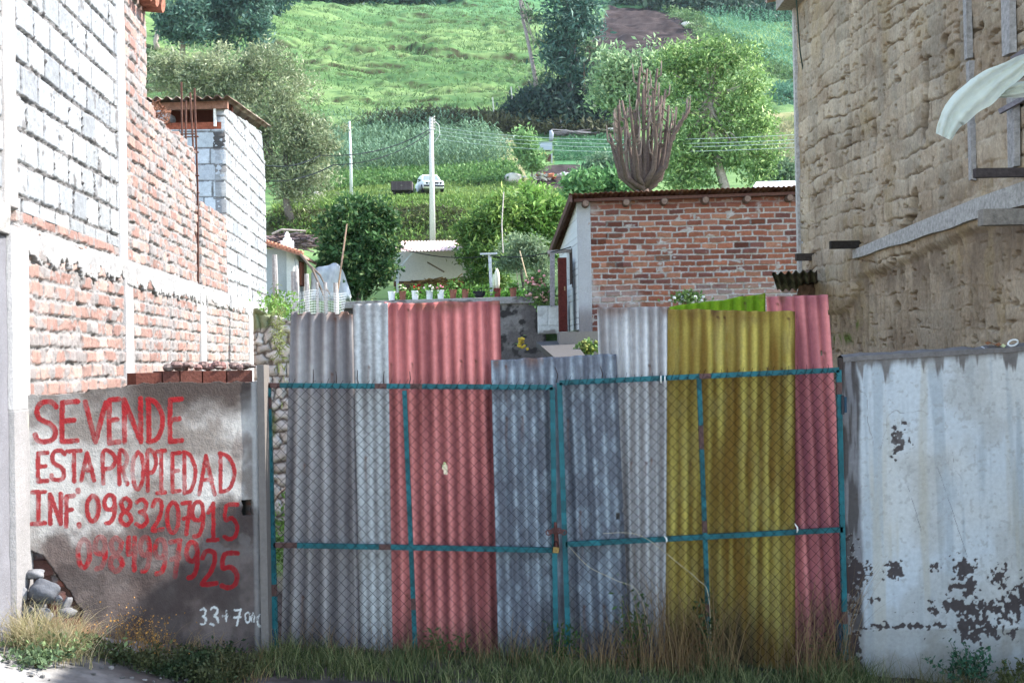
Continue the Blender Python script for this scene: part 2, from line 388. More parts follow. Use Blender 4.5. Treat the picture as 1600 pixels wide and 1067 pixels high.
m = MB(); m.bar((xt - 3.2, 18.62, EYE + 3.32), (xt + .05, 18.62, EYE + 3.36), .09, .1, (.22, .12, .09)); m.bar((xt - 3.2, 18.7, EYE + 3.1), (xt - .05, 18.7, EYE + 3.1), .1, .09, (.25, .08, .05))
m.bar((xt - .12, 18.6, EYE + 3.08), (xt - .12, 18.6, EYE + 3.32), .03, .04, (.6, .58, .56)); m.build('roof_beam', M_WOOD, lb)
m = MB(); m.tube([(xt - .78, 18.4, EYE + 3.2), (xt - .78, 18.9, EYE + 3.22)], .08, 10, (.3, .29, .3)); m.build('beam_end', M_WOOD, lb)
def corr(name, parent, p0, du, dv, W, L, pitch, amp, mat_, colf, ru=None, seed=0, thick=.006, maskf=None, wob=.004):
    """corrugated sheet: p0 corner, du across the ribs, dv along them"""
    du = Vector(du).normalized(); dv = Vector(dv).normalized(); n = du.cross(dv).normalized()
    def f(U, V):
        h = amp * np.sin(U / pitch * 2 * math.pi + seed) + wob * (fbm(U * 3, V * 2, seed) - .5) * 4
        r = colf(U, V, h); m_ = maskf(U, V) if maskf else None
        return (h, r, m_) if m_ is not None else (h, r)
    return relief(name, parent, p0, du, n, 0, W, 0, L, ru or pitch / 9, .03 if L < 4 else .06, f, thick, mat_, True, dv)
def rustf(a=(.20, .12, .09), b=(.34, .25, .2), s=0):
    return lambda U, V, h: mix(np.array(a), np.array(b), sst(.35, .65, fbm(U * 6, V * 3, s)))
corr('tin_roof', lb, (xt - 3.3, 18.35, EYE + 3.42), (1, 0, 0), (-.063, 1, .088), 3.42, 5.2, .13, .022, M_RUST, rustf((.16, .10, .08), (.3, .24, .2), 2), seed=1)
# eave of the roof above the tall brick panel
m = MB()
for k in range(4): m.tube([(LO[0] - .063 * 13.0 - .5 + .25 * 0, 12.6 + k * .22, EYE + 3.42), (LO[0] - .063 * 13 + .16, 12.6 + k * .22, EYE + 3.34)], [.09, .075], 8, (.30, .13, .09))
m.box((LO[0] - .063 * 13 - .1, 12.95, EYE + 3.47), (.5, .95, .05), (.2, .1, .08)); m.build('tiled_eave', M_RUST, lb)
m = MB()
for k in range(8): m.tube([at(246 + k * .6, 170 + k * 2, 14.2) + Vector((random.uniform(-.1, .1), random.uniform(-.1, .1), random.uniform(-.1, .1))) for _ in range(9)], .006, 4, (.24, .12, .08))
tag(m.build('wire_coil', M_RUST), 'small tangle of rusty wire on the broken brick wall top at the left', 'wire')
rb = []
for k in range(4):
    a = 16.22 + .18 * (k % 2) ; x0 = LO[0] - .063 * a - (.03 if k < 2 else .17)
    t_ = (3.08, 3.16, 3.2, 3.02)[k]
    m = MB(); m.tube([(x0, a, EYE + .9), (x0 + .01, a, EYE + 2), (x0 - .03 + .02 * k, a, EYE + t_)], .012, 5, (.12, .06, .045)); m.build('reinforcing_bar', M_RUST, lb)
m = MB()
for z in (1.95, 2.15, 2.42, 2.6):
    a = 16.31; x0 = LO[0] - .063 * a - .1; m.tube([(x0 - .09, a - .11, EYE + z), (x0 + .09, a - .11, EYE + z), (x0 + .09, a + .1, EYE + z), (x0 - .09, a + .1, EYE + z), (x0 - .09, a - .11, EYE + z)], .008, 4, (.12, .06, .045))
m.build('stirrups', M_RUST, lb)

# ---------------------------------------------------------------- plane helper: photo-measured layouts on a wall
def plane_uv(px, py, O, n, u):
    r = ray(px, py); O = Vector(O); n = Vector(n); t = (O - Vector((0, 0, EYE))).dot(n) / r.dot(n); p = Vector((0, 0, EYE)) + r * t - O
    return p.dot(Vector(u).normalized()), p.z
# ---------------------------------------------------------------- sign wall
A = at(36, 900, 9.02); B = at(412, 900, 9.85); SU = Vector((B.x - A.x, B.y - A.y, 0)).normalized(); SN = Vector((SU.y, -SU.x, 0)); SO = Vector((A.x, A.y, EYE))
suv = lambda px, py: plane_uv(px, py, SO, SN, SU)
LET = {
 'S': [[(1, .12), (.75, 0), (.3, .02), (.08, .2), (.2, .42), (.7, .55), (.95, .72), (.85, .93), (.45, 1), (.1, .95), (0, .82)]],
 'E': [[(1, .02), (.05, .04), (.02, .5), (.05, 1), (1, .97)], [(.04, .5), (.8, .47)]],
 'V': [[(0, 0), (.5, 1), (1, .02)]], 'N': [[(.02, 1), (0, 0)], [(0, 0), (1, 1)], [(1, 1), (.98, -.02)]],
 'D': [[(.05, 0), (.08, 1)], [(.0, .0), (.55, .08), (.95, .35), (.98, .62), (.65, .92), (.05, 1)]],
 'T': [[(0, .02), (1, 0)], [(.5, 0), (.52, 1)]], 'A': [[(0, 1), (.45, 0), (1, 1)], [(.2, .62), (.85, .62)]],
 'P': [[(.08, 1), (.05, .02), (.7, .02), (1, .25), (.7, .5), (.1, .54)]], 'R': [[(.05, 1), (.05, .02), (.7, .02), (.95, .25), (.6, .48), (.1, .5)], [(.35, .5), (1, 1)]],
 'O': [[(.5, 0), (.1, .2), (0, .55), (.2, .9), (.55, 1), (.9, .8), (1, .45), (.85, .12), (.5, 0)]],
 'I': [[(0, .02), (1, 0)], [(.5, 0), (.5, 1)], [(0, 1), (1, .98)]], 'F': [[(1, .0), (.05, .03), (.03, 1)], [(.05, .48), (.75, .45)]],
 '9': [[(.95, .3), (.7, .5), (.2, .48), (.02, .25), (.3, 0), (.8, .02), (.97, .3), (.9, .7), (.6, .95), (.2, 1)]],
 '8': [[(.85, .12), (.45, 0), (.1, .15), (.25, .42), (.8, .62), (.95, .82), (.5, 1), (.05, .85), (.15, .6), (.75, .38), (.88, .15)]],
 '3': [[(.05, .1), (.5, 0), (.9, .15), (.75, .4), (.35, .47)], [(.35, .47), (.85, .6), (.95, .82), (.5, 1), (.02, .92)]],
 '2': [[(.05, .22), (.3, .02), (.8, .05), (.9, .3), (.6, .65), (.05, 1), (1, .97)]],
 '7': [[(0, .05), (1, 0), (.5, 1)], [(.15, .52), (.95, .48)]], '1': [[(.15, .25), (.6, 0), (.6, 1)], [(.1, 1), (1, .98)]],
 '5': [[(1, .0), (.2, .03), (.1, .42), (.6, .4), (.97, .62), (.85, .9), (.4, 1), (.02, .93)]],
 '4': [[(.1, 0), (.05, .5), (.95, .45)], [(.85, 0), (.8, 1)]], '+': [[(.5, .1), (.5, .9)], [(.05, .5), (.95, .5)]],
 ':': [[(.5, .0), (.52, .12)], [(.5, .88), (.5, 1)]], '.': [[(.4, .92), (.5, 1)]], "'": [[(.5, 0), (.5, .15)]]}
# character, left, top, right, bottom (photo pixels), stroke half-width
TXT = []
def word(chars, w):
    for c, x0, y0, x1, y1 in chars: TXT.append((c, x0, y0, x1, y1, w))
word([('S', 55, 628, 88, 690), ('E', 96, 626, 121, 690), ('V', 133, 628, 165, 690), ('E', 170, 622, 186, 692), ('N', 194, 624, 220, 690), ('D', 231, 624, 254, 690), ('E', 265, 622, 284, 690)], 4.0)
word([('E', 59, 706, 74, 752), ('S', 80, 704, 101, 750), ('T', 105, 704, 126, 752), ('A', 127, 708, 147, 750), ('P', 160, 706, 180, 755), ('R', 186, 706, 199, 756), ('O', 207, 706, 224, 764), ('P', 230, 706, 244, 766), ('I', 246, 704, 258, 770), ('E', 269, 706, 281, 768), ('D', 287, 706, 305, 770), ('A', 311, 712, 335, 772), ('D', 343, 708, 366, 768)], 3.4)
word([('I', 50, 768, 70, 818), ('N', 78, 772, 95, 818), ('F', 103, 774, 115, 822), ("'", 118, 765, 126, 790), ('.', 120, 780, 128, 822), ('0', 136, 774, 154, 814), ('9', 163, 774, 180, 817), ('8', 188, 778, 206, 820), ('3', 213, 780, 230, 822), ('2', 238, 780, 254, 828), ('0', 261, 784, 279, 832), ('7', 285, 784, 297, 834), ('9', 300, 785, 318, 838), ('1', 323, 786, 340, 844), ('5', 350, 788, 371, 842)], 3.5)
word([('0', 122, 842, 140, 886), ('9', 148, 840, 165, 888), ('8', 172, 840, 192, 892), ('4', 200, 840, 212, 890), ('9', 219, 840, 234, 892), ('9', 242, 844, 259, 896), ('7', 266, 844, 281, 900), ('9', 291, 848, 309, 902), ('2', 315, 860, 338, 912), ('5', 346, 864, 371, 918)], 4.0)
WTXT = [('3', 314, 950, 322, 975, 1.6), ('3', 329, 948, 341, 976, 1.8), ('+', 347, 952, 360, 972, 1.5), ('7', 364, 952, 376, 976, 1.7), ('0', 383, 956, 391, 972, 1.4), ('0', 393, 957, 397, 974, 1.0), ('0', 402, 960, 411, 978, 1.6)]
LET['0'] = LET['O']
def catmull(p, n=5):
    if len(p) < 3: return p
    out = []; P_ = [p[0]] + list(p) + [p[-1]]
    for i in range(1, len(P_) - 2):
        for k in range(n):
            t = k / n; q = []
            for a in (0, 1):
                p0, p1, p2, p3 = P_[i - 1][a], P_[i][a], P_[i + 1][a], P_[i + 2][a]
                q.append(.5 * (2 * p1 + (p2 - p0) * t + (2 * p0 - 5 * p1 + 4 * p2 - p3) * t * t + (3 * p1 - p0 - 3 * p2 + p3) * t ** 3))
            out.append(tuple(q))
    out.append(p[-1]); return out
def stroke_field(U, V, txt, uvf, s):
    D = np.full(U.shape, 9.0)
    for c, x0, y0, x1, y1, w in txt:
        for st in LET[c]:
            sharp = c in 'VNTAI7+1EF4'
            pts = [uvf(x0 + (x1 - x0) * a, y0 + (y1 - y0) * b) for a, b in (st if sharp else catmull(st))]
            us = [p[0] for p in pts]; vv = [p[1] for p in pts]; pad = .06
            i0, i1 = np.searchsorted(U[:, 0], [min(us) - pad, max(us) + pad]); j0, j1 = np.searchsorted(V[0], [min(vv) - pad, max(vv) + pad])
            if i1 <= i0 or j1 <= j0: continue
            su, sv = U[i0:i1, j0:j1], V[i0:i1, j0:j1]; ww = w * s
            for (a, b) in zip(pts[:-1], pts[1:]):
                dx, dy = b[0] - a[0], b[1] - a[1]; L = dx * dx + dy * dy + 1e-9
                t = np.clip(((su - a[0]) * dx + (sv - a[1]) * dy) / L, 0, 1)
                d = np.hypot(su - a[0] - t * dx, sv - a[1] - t * dy) - ww
                D[i0:i1, j0:j1] = np.minimum(D[i0:i1, j0:j1], d)
    return D
OUT = [(38, 868), (38, 617), (100, 615), (138, 612), (141, 607), (196, 604), (205, 600), (240, 597), (408, 596), (411, 700), (416, 1050), (140, 1050), (128, 958), (112, 930), (98, 908), (84, 888), (66, 868), (48, 862)]
OUTUV = [suv(*p) for p in OUT]
def signf(U, V):
    wu = U + (fbm(U * 14, V * 14, 60) - .5) * .03; wv = V + (fbm(U * 14, V * 14, 61) - .5) * .03
    m = poly_mask(wu, wv, OUTUV)
    h, c = concrete(U, V, (.38, .365, .35), 62, .004, 3, .14)
    blot = fbm(U * 3.5, V * 3.5, 63, 5); c = mix(c, [.42, .41, .395], sst(.55, .38, blot) * .5); c = mix(c, [.14, .115, .10], sst(.46, .66, blot) * .8); c = mix(c, [.13, .10, .09], sst(.56, .70, fbm(U * 7, V * 5, 74, 5)) * .55)
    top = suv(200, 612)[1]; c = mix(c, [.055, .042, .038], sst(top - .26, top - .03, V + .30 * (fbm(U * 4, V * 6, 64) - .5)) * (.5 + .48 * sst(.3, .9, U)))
    # damp stain rising from the foot, higher to the right
    zf = -1.20 + .10 * sst(.0, .5, U) + .10 * sst(1.0, 1.4, U) + .5 * (fbm(U * 4, V * 3, 65, 5) - .5)
    damp = sst(.07, -.05, V - zf); c = mix(c, mix([.05, .036, .034], [.105, .08, .074], sst(.4, .65, fbm(U * 5, V * 5, 66))), damp * .92)
    eb = suv(220, 870)[1]; spot = sst(.5, .62, fbm(U * 9, V * 7, 67)) * sst(eb - .12, eb, V) * sst(eb + .16, eb + .04, V) * sst(.45, .7, U); c = mix(c, [.13, .115, .11], spot * .8)
    er = suv(392, 700)[0]; c = mix(c, [.34, .335, .33], sst(er, er + .02, U) * (1 - damp * .6) * .8)
    # painted lettering
    D = stroke_field(U, V, TXT, suv, .00425) + (fbm(U * 60, V * 60, 68, 3) - .5) * .007
    p = sst(.0015, -.0015, D) * (.72 + .28 * sst(.3, .5, fbm(U * 30, V * 18, 69)))
    lv = suv(100, 838)[1]; ru_ = suv(290, 870)[0]
    wear = sst(.42, .6, fbm(U * 16, V * 16, 70, 4) + .12 * sst(.1, -.9, U - ru_)) * (V < lv) * sst(ru_ + .05, ru_ - .1, U)
    p = p * (1 - wear * .6); rr = sst(suv(182, 0)[0], suv(186, 0)[0], U) * sst(suv(203, 0)[0], suv(199, 0)[0], U) * (V < suv(0, 700)[1]) * (V > suv(0, 762)[1]); p = p * (1 - .45 * rr)
    red_ = np.array([.235, .011, .015]) * (1 + .45 * (fbm(U * 20, V * 20, 71) - .5))[..., None]
    c = mix(c, red_, p * .93)
    D2 = stroke_field(U, V, WTXT, suv, .0043) + (fbm(U * 90, V * 90, 72, 3) - .5) * .012
    c = mix(c, [.55, .56, .55], sst(.002, -.002, D2) * sst(.3, .5, fbm(U * 40, V * 40, 73)))
    ws = sst(.012, -.004, np.hypot((U - suv(303, 918)[0]) * .5, (V - suv(303, 918)[1]) * 1.5) - .012) * .0
    hx, hz = suv(387, 793); hole = (np.abs(U - hx + .006 * np.sin(V * 90)) < .036) & (np.abs(V - hz) < .05)
    return h + (sst(.006, 0, D) * .0008), c, m & ~hole
sw = empty('sign_wall', (SO.x + .8, SO.y + .25, .1), 'low grey plastered wall with hand-painted red sale notice and broken lower left corner', 'wall')
relief('plaster_face', sw, SO, SU, SN, -.02, 1.66, -2.25, .02, .0045, .0045, signf, .05, M_PLASTER)
# masonry core behind the plaster
def coref(U, V):
    h, c = masonry(U, V, .26, .085, [(.30, .12, .09), (.24, .10, .08), (.36, .17, .13)], (.20, .17, .16), 75, joint=.02, bh_var=.02, squeeze=.02)
    hx, hz = suv(387, 793); hole = np.zeros(U.shape, bool); e_ = (np.abs(U - hx) < .05) & (np.abs(V - hz) < .065); h = np.where(e_, -.11, h); c = np.where(e_[..., None], .03, c)  # floor of the hole painted near black, its inner shade in the colour
    a = [suv(*p) for p in [(84, 880), (84, 618), (210, 605), (405, 600), (408, 1050), (84, 1060)]]
    return h, c, poly_mask(U, V, a) & ~hole
relief('brick_core', sw, SO - SN * .052, SU, SN, .0, 1.64, -2.25, .0, .01, .01, coref, .13)
ub = lambda px, py, off=0: SO + SU * suv(px, py)[0] + Vector((0, 0, suv(px, py)[1])) - SN * off
m = MB(); xs_ = [213, 255, 283, 318, 356, 397]; tops = [580, 577, 574, 573, 573]
for k in range(5):
    a = ub(xs_[k] + 1, 598 - .9 * k, .125); b = ub(xs_[k + 1] - 1, 598 - .9 * k, .125); a.z = b.z = (a.z + b.z) / 2 + .028 + .004 * ((k * 7) % 3 - 1); b = a.lerp(b, 1.0)
    m.bar(a, b, .21, .082 + .01 * (k % 2), ((.125, .045, .034), (.10, .042, .034), (.13, .052, .04), (.115, .042, .032), (.105, .045, .036))[k], )
m.build('coping_brick', M_STONE, sw)
m = MB()
for k in range(26):
    px = 268 + k * 5.2 + random.uniform(-2, 2); p = ub(px, 574 - 2 * (k % 3), random.uniform(.02, .16)); m.stone(p, (random.uniform(.02, .045), .04, random.uniform(.012, .03)), (.15 + .08 * random.random(), .13, .12), k, 4)
m.build('mortar_rubble', M_STONE, sw)
m = MB(); a = ub(409, 590, .02); m.box((a.x + .01, a.y + .05, .95), (.05, .22, 2.35), (.17, .155, .145), jit=.004); m.build('end_post', M_PLASTER, sw)
m = MB()
for k in range(9):
    p = ub(84 + k * 4 + random.uniform(-6, 6), 884 + k * 9.5, .125 + random.uniform(0, .02)); m.box(p, (.2, .12, .055), (.15 - .006 * k, .075, .065), Matrix.Rotation(random.uniform(-.2, .2), 3, 'Y'), .006)
m.build('exposed_brick', M_STONE, sw)
# stones piled in the broken corner
ST = [(54, 897, 17, 8, 'flat'), (69, 925, 25, 19, 'big round'), (36, 929, 7, 13, 'narrow upright'), (59, 942, 16, 9, 'pale slanting'), (40, 956, 11, 11, 'small pale'), (68, 962, 17, 13, 'pale rounded'), (103, 946, 6, 16, 'thin leaning'), (106, 957, 15, 8, 'light flat'), (92, 936, 6, 6, 'tiny')]
LBL = ['long flat grey stone on top of the pile in the broken wall corner', 'big round blue-grey stone in the middle of the pile by the broken wall', 'narrow upright grey stone leaning on the pillar beside the pile', 'pale slanting stone lying below the big round one', 'small pale stone at the left foot of the pile', 'pale rounded stone half hidden by dry grass under the pile', 'thin stone leaning on the wall at the right of the pile', 'light flat stone at the right foot of the pile', 'tiny dark stone wedged right of the big round one']
for k, (px, py, rx, ry, _) in enumerate(ST):
    d = 8.97 - .05 * (k % 3); p = at(px, py, d); s = d / F
    m = MB(); r = Matrix.Rotation(0, 3, 'Y'); c_ = (.10, .105, .12) if k in (1, 8) else (.17, .17, .18)
    m.stone((0, 0, 0), (rx * s, max(rx, ry) * s * .8, ry * s), c_, 3 + k * 5, 12)
    o = m.build('stone', M_STONE, None, True); o.location = p
    if k in (3, 6): o.rotation_euler = (0, .5, 0)
    tag(o, LBL[k], 'stone', 'stones in the broken wall corner')

# ---------------------------------------------------------------- right: white wall
WU = Vector((1, -.03, 0)).normalized(); WN = Vector((WU.y, -WU.x, 0)); A = at(1322, 800, 10.12); WO = Vector((A.x, A.y, EYE)); wuv = lambda px, py: plane_uv(px, py, WO, WN, WU)
topl = wuv(1325, 559)[1]; topr = wuv(1600, 543)[1]; Wr = 2.2
def whitef(U, V):
    m = V < topl + (topr - topl) * U / 1.27 + .012 * (fbm(U * 5, U * 0, 80) - .5)
    h, c = concrete(U, V, (.51, .545, .58), 81, .003, 2.2, .09)
    c = mix(c, [.55, .55, .54], sst(.45, .7, fbm(U * 1.2, V * 1.2, 82)) * .8)
    st = fbm(U * 14, V * .9, 83, 4); c = mix(c, [.33, .37, .41], sst(.55, .72, st) * .6); c = mix(c, [.37, .355, .33], sst(.48, .66, fbm(U * 3.2, V * 2.1, 78, 5)) * .5); c = mix(c, [.30, .29, .28], sst(.66, .72, fbm(U * 30, V * 30, 79, 3)) * .4); cr2 = np.abs(fbm(U * 2.3, V * 1.4, 77, 4) - .5); c = mix(c, [.22, .21, .21], sst(.0035, .0008, cr2) * sst(.45, .55, fbm(U * 3, V * 3, 76)) * .8)
    c = mix(c, [.44, .40, .32], sst(.62, .75, fbm(U * 9 + 3, V * .6, 84)) * .5)
    top = topl + (topr - topl) * U / 1.27
    drip = .035 + .20 * fbm(U * 60, V * 3, 65, 3) * sst(.4, .75, fbm(U * 22, V * .8, 85, 3)) + .03 * fbm(U * 40, V * 9, 66) * (.5 + sst(.35, .6, fbm(U * 4, U * 0, 86))); dm = sst(drip + .035, drip - .035, top - V)
    c = mix(c, mix([.10, .085, .08], [.20, .18, .17], fbm(U * 12, V * 12, 87)), dm * .92)
    gl = wuv(1350, 800)[0]; e = fbm(U * 10, V * 8, 88, 4)
    sidem = sst(gl - .0, gl - .035, U + .02 * (fbm(U * 4, V * 6, 89) - .5) * 2); c = mix(c, mix([.06, .045, .04], [.20, .19, .20], sst(.45, .62, fbm(U * 30, V * 3, 90))), sidem * .9)
    peel = np.zeros(U.shape); n1 = fbm(U * 11, V * 11, 91, 5); n0 = fbm(U * 38, V * 38, 92, 3)
    for (px, py, rx, ry, k) in ((1408, 702, 22, 26, .42), (1398, 690, 8, 8, .5), (1412, 660, 6, 5, .5), (1350, 890, 12, 22, .62), (1396, 890, 17, 16, .75), (1380, 905, 10, 6, .4), (1462, 886, 8, 8, .5), (1510, 888, 22, 20, .62), (1368, 936, 11, 6, .5), (1505, 915, 24, 16, .6), (1560, 905, 20, 22, .45), (1500, 950, 66, 14, .44), (1525, 985, 46, 26, .6), (1590, 935, 34, 34, .5), (1440, 978, 120, 6, .5), (1330, 905, 14, 55, .72), (1335, 1000, 9, 60, .5)):
        u0, v0 = wuv(px, py); s = 10.1 / F
        q = np.hypot((U - u0) / (rx * s), (V - v0) / (ry * s)); peel = np.maximum(peel, sst(.04, -.04, (q - .75) * .55 + (n1 - .42) * 1.6 * (1.1 - k) + (n0 - .5) * 1.25 + (.5 - k) * .25))
    c = mix(c, [.60, .61, .61], sst(.02, .3, peel) * sst(.98, .6, peel) * .9); c = mix(c, mix([.06, .045, .045], [.19, .175, .17], sst(.45, .7, fbm(U * 9, V * 9, 93)) * sst(-1.2, -.6, V)), peel * .95)
    zf = wuv(1450, 983)[1]; foot = sst(zf + .015, zf - .015, V + .02 * (fbm(U * 6, V * 6, 94) - .5)); fc = mix([.36, .36, .35], [.26, .24, .20], sst(.4, .65, fbm(U * 4, V * 4, 95)))
    c = mix(c, fc, foot * (1 - peel) * .75)
    for (pa, pb) in (((1465, 730), (1512, 870)), ((1418, 758), (1440, 830))):
        a, b = wuv(*pa), wuv(*pb); t = np.clip(((U - a[0]) * (b[0] - a[0]) + (V - a[1]) * (b[1] - a[1])) / ((b[0] - a[0]) ** 2 + (b[1] - a[1]) ** 2), 0, 1)
        dd = np.hypot(U - a[0] - t * (b[0] - a[0]) + .012 * (fbm(U * 0, V * 12, 97) - .5), V - a[1] - t * (b[1] - a[1])); c = mix(c, [.2, .2, .21], sst(.003, .0008, dd) * sst(.3, .5, fbm(U * 0, V * 20, 98)))
    return h - peel * .003 - foot * .004, c, m
ww = empty('whitewashed_wall', (WO.x + .7, WO.y + .1, 0), 'pale blue whitewashed wall with peeling paint and dark drip stains at the right', 'wall')
relief('plaster_face', ww, WO, WU, WN, 0, Wr, -2.7, .1, .005, .005, whitef, .2, M_PLASTER)
m = MB(); p0 = WO + WU * 0; p1 = WO + WU * Wr
n_ = 30; vs_ = []; fs_ = []
for i in range(n_ + 1):
    u = Wr * i / n_; z = topl + (topr - topl) * u / 1.27 + .006 * random.random(); q = WO + WU * u
    for off, dz in ((-.008, -.03), (-.006, 0.004), (.1, .018 + .01 * random.random()), (.21, .0), (.21, -.05)): vs_.append(q - WN * off + Vector((0, 0, z + dz)))
for i in range(n_):
    for k in range(4): a = i * 5 + k; fs_.append((a, a + 5, a + 6, a + 1))
m.add(vs_, fs_, (.17, .155, .15)); m.build('coping', M_STONE, ww)

# ---------------------------------------------------------------- right: adobe house
AO = (4.31, 0, EYE); AU = (-.063, 1, 0); AN = (-1, -.063, 0)
auv_d = lambda px: 2222 * 4.31 / (px - 660)
def auv(px, py): d = auv_d(px); return d, (557 + .0175 * (800 - px) - py) / F * d
HOLES = [(1375, 212, .05, .12), (1548, 40, .05, .03), (1544, 48, .04, .02), (1488, 62, .06, .05), (1498, 85, .05, .035), (1458, 130, .05, .22), (1455, 170, .06, .14), (1452, 200, .04, .1), (1436, 322, .10, .12), (1425, 345, .1, .04), (1522, 238, .05, .03), (1450, 92, .03, .02), (1405, 268, .03, .04), (1510, 470, .03, .07), (1395, 480, .06, .05), (1340, 500, .03, .1)]
PILL = [auv_d(1337), auv_d(1420)]
def adobef(U, V):
    rh = .172; w = (fbm(U * 1.2, V * 1.2, 100) - .5) * .16 + (fbm(U * 6, V * 6, 99) - .5) * .05
    j = np.floor((V + w) / rh); fv = (V + w) / rh - j; off = (j % 2) * .2 + hsh(j, j, 2) * .1; i = np.floor((U + off) / .42); fu = (U + off) / .42 - i
    lump = (1 - (2 * fv - 1) ** 10) * .5 + (1 - (2 * fu - 1) ** 14) * .3 + .6 * hsh(i, j, 7)
    n1 = fbm(U * 7, V * 7, 101, 5); n2 = fbm(U * 30, V * 20, 102, 3); n3 = fbm(U * 3, V * 3, 103)
    gm = sst(.44, .62, fbm(U * 1.6, V * 2.2, 121)); gro = sst(.16, .02, fv + .12 * (n2 - .5)) * gm + .7 * sst(.07, .0, np.minimum(fu, 1 - fu) + .05 * (n2 - .5)) * sst(.5, .6, fbm(U * 2.2, V * 2.2, 122)); h = lump * .014 + (n1 - .5) * .019 + (n2 - .5) * .010 - gro * .016
    pit = sst(.68, .77, fbm(U * 9, V * 20, 104, 4) + .25 * sst(.12, 0, fv) * sst(.4, .6, n3) + .18 * sst(.06, 0, np.minimum(fu, 1 - fu))) * sst(.40, .55, fbm(U * 1.3 + 9, V * 1.5, 108) + .05)
    dr = sst(.65, .74, fbm(U * 22, V * 5, 105, 3)) * sst(.42, .6, fbm(U * 2, V * 2, 106))
    c = mix([.225, .17, .118], [.35, .282, .205], sst(.3, .7, fbm(U * 2.2, V * 3.5, 107))); c = mix(c, [.35, .30, .22], sst(.5, .75, n1) * .55 * (1 - fv)); c = mix(c, [.22, .19, .15], sst(.5, .7, fbm(U * 5, V * 1.2, 109)) * .5)
    ups = sst(-.05, .12, V - np.interp(U, [9, 10.2, 14, 14.4, 17], [1.02, .98, .70, .40, .34])); h = h + (gro * .022 - lump * .008) * (1 - ups); gro = gro * ups; vg = sst(.56, .70, fbm(U * 26, V * 3.2, 123, 4)) * sst(.38, .55, fbm(U * 3, V * 1.6, 124)) * (1 - ups); h = h - vg * .03; c = mix(c, [.14, .105, .07], vg * .6); c = mix(c, [.10, .072, .052], gro * .7); c = c * (1 + .28 * (hsh(i, j, 11) - .5) * ups)[..., None]; c = mix(c, [.38, .32, .235], sst(.45, .9, fv) * sst(.35, .65, n3) * .45)
    h = h - pit * .05 - dr * .02; c = mix(c, [.17, .135, .10], pit * .6)
    for (px, py, ru_, rv_) in HOLES:
        u0, v0 = auv(px, py); q = np.hypot((U - u0) / ru_, (V - v0) / rv_) + (n1 - .5) * 1.2; e = sst(1.3, .85, q); h = h - e * .17; c = mix(c, [.13, .10, .075], e * .8)  # holes coloured darker inside: cavity shade put into the wall colour
    # vertical cracks between building stages
    for px, s in ((1337, 0), (1349, 1)):
        u0 = auv_d(px) + .10 * (fbm(V * .8, V * 0, 110 + s) - .5); e = sst(.05, .015, np.abs(U - u0) + .03 * (fbm(V * 5, U * 0, 112 + s) - .4)); h = h - e * .05
    # ledge line: the lower storey stands back, mossy and darker
    ld = .66 + .035 * (U - 14) * 0 - .0; lz = np.interp(U, [9, 10.2, 14, 14.4, 17], [1.02, .98, .70, .40, .34])
    low = sst(.05, -.03, V - lz + .06 * (fbm(U * 5, V * 2, 115) - .5)); h = h - low * .05
    wet = low * sst(lz - .55, lz - .02, V + .22 * (fbm(U * 7, V * 1.5, 116) - .5)); c = mix(c, [.125, .095, .07], wet * sst(.36, .56, fbm(U * 4, V * 2.2, 117)) * .9)
    c = mix(c, [.22, .16, .11], low * .28); c = mix(c, [.07, .10, .02], sst(.50, .60, fbm(U * 6, V * 5, 118)) * sst(.09, .0, np.abs(V - lz + .27)) * (U > 13.6) * .9)
    c = mix(c, [.26, .195, .11], sst(.6, .72, fbm(U * 3, V * 2, 119)) * .45)
    return h, c
ab = empty('adobe_house', (3.6, 12, 0), 'tall mud-brick house with pitted tan wall and jutting wooden beams at the right', 'house')
relief('adobe_wall', ab, AO, AU, AN, 6.5, 16.1, -2.6, 4.05, .014, .0095, adobef, .3, M_ADOBE)
axy = lambda d, off=0: Vector((AO[0] - .063 * d - off, d, 0))
m = MB(); a = axy(16.1); b = Vector((a.x + 6, a.y + .38, 0)); m.add([(a.x + .02, a.y, -.5), (b.x, b.y, -.5), (b.x, b.y, 6.2), (a.x + .02, a.y, 6.2), (a.x + .02, a.y - .3, -.5), (b.x, b.y - .3, -.5), (b.x, b.y - .3, 6.2), (a.x + .02, a.y - .3, 6.2)], [(1, 0, 3, 2), (4, 5, 6, 7), (3, 7, 6, 2), (0, 4, 7, 3), (1, 2, 6, 5), (0, 1, 5, 4)], (.30, .24, .17)); m.build('end_wall', M_ADOBE, ab)
m = MB(); a = axy(16.12, .015); m.box((a.x, a.y, 3.0), (.05, .10, 6.3), (.36, .34, .32), jit=.003); m.build('corner_post', M_WOOD, ab)
m = MB(); m.box((a.x - .03, a.y - .18, 6.12), (.34, .5, .16), (.25, .22, .2)); m.build('eave_beam', M_WOOD, ab)
ar = axy(6); br = axy(16.3)
corr('tin_roof', ab, (br.x - .28, 16.45, 6.2), (.063, -1, 0), (1, 0, .18), 11.5, 6, .14, .022, M_RUST, rustf((.2, .12, .1), (.3, .22, .18), 4), seed=2, ru=.03)
def apost(pxa, y0, y1, w, off, c=(.28, .265, .255), nm='wall_post'):
    m = MB(); d, z1 = auv(pxa, y0); _, z0 = auv(pxa, y1); p = axy(d, off); m.box((p.x, p.y, EYE + (z0 + z1) / 2), (.04, w, z1 - z0), c, jit=.006); return m.build(nm, M_WOOD, ab)
apost(1529, -60, 92, .10, .035); apost(1531, 96, 282, .075, .03); apost(1595, -60, 84, .16, .04); apost(1599, 150, 262, .14, .04)
m = MB()
pts = [(1345, 404, 14), (1420, 375, 20), (1500, 340, 26), (1600, 298, 30), (1680, 262, 36)]
vs_ = []; fs_ = []
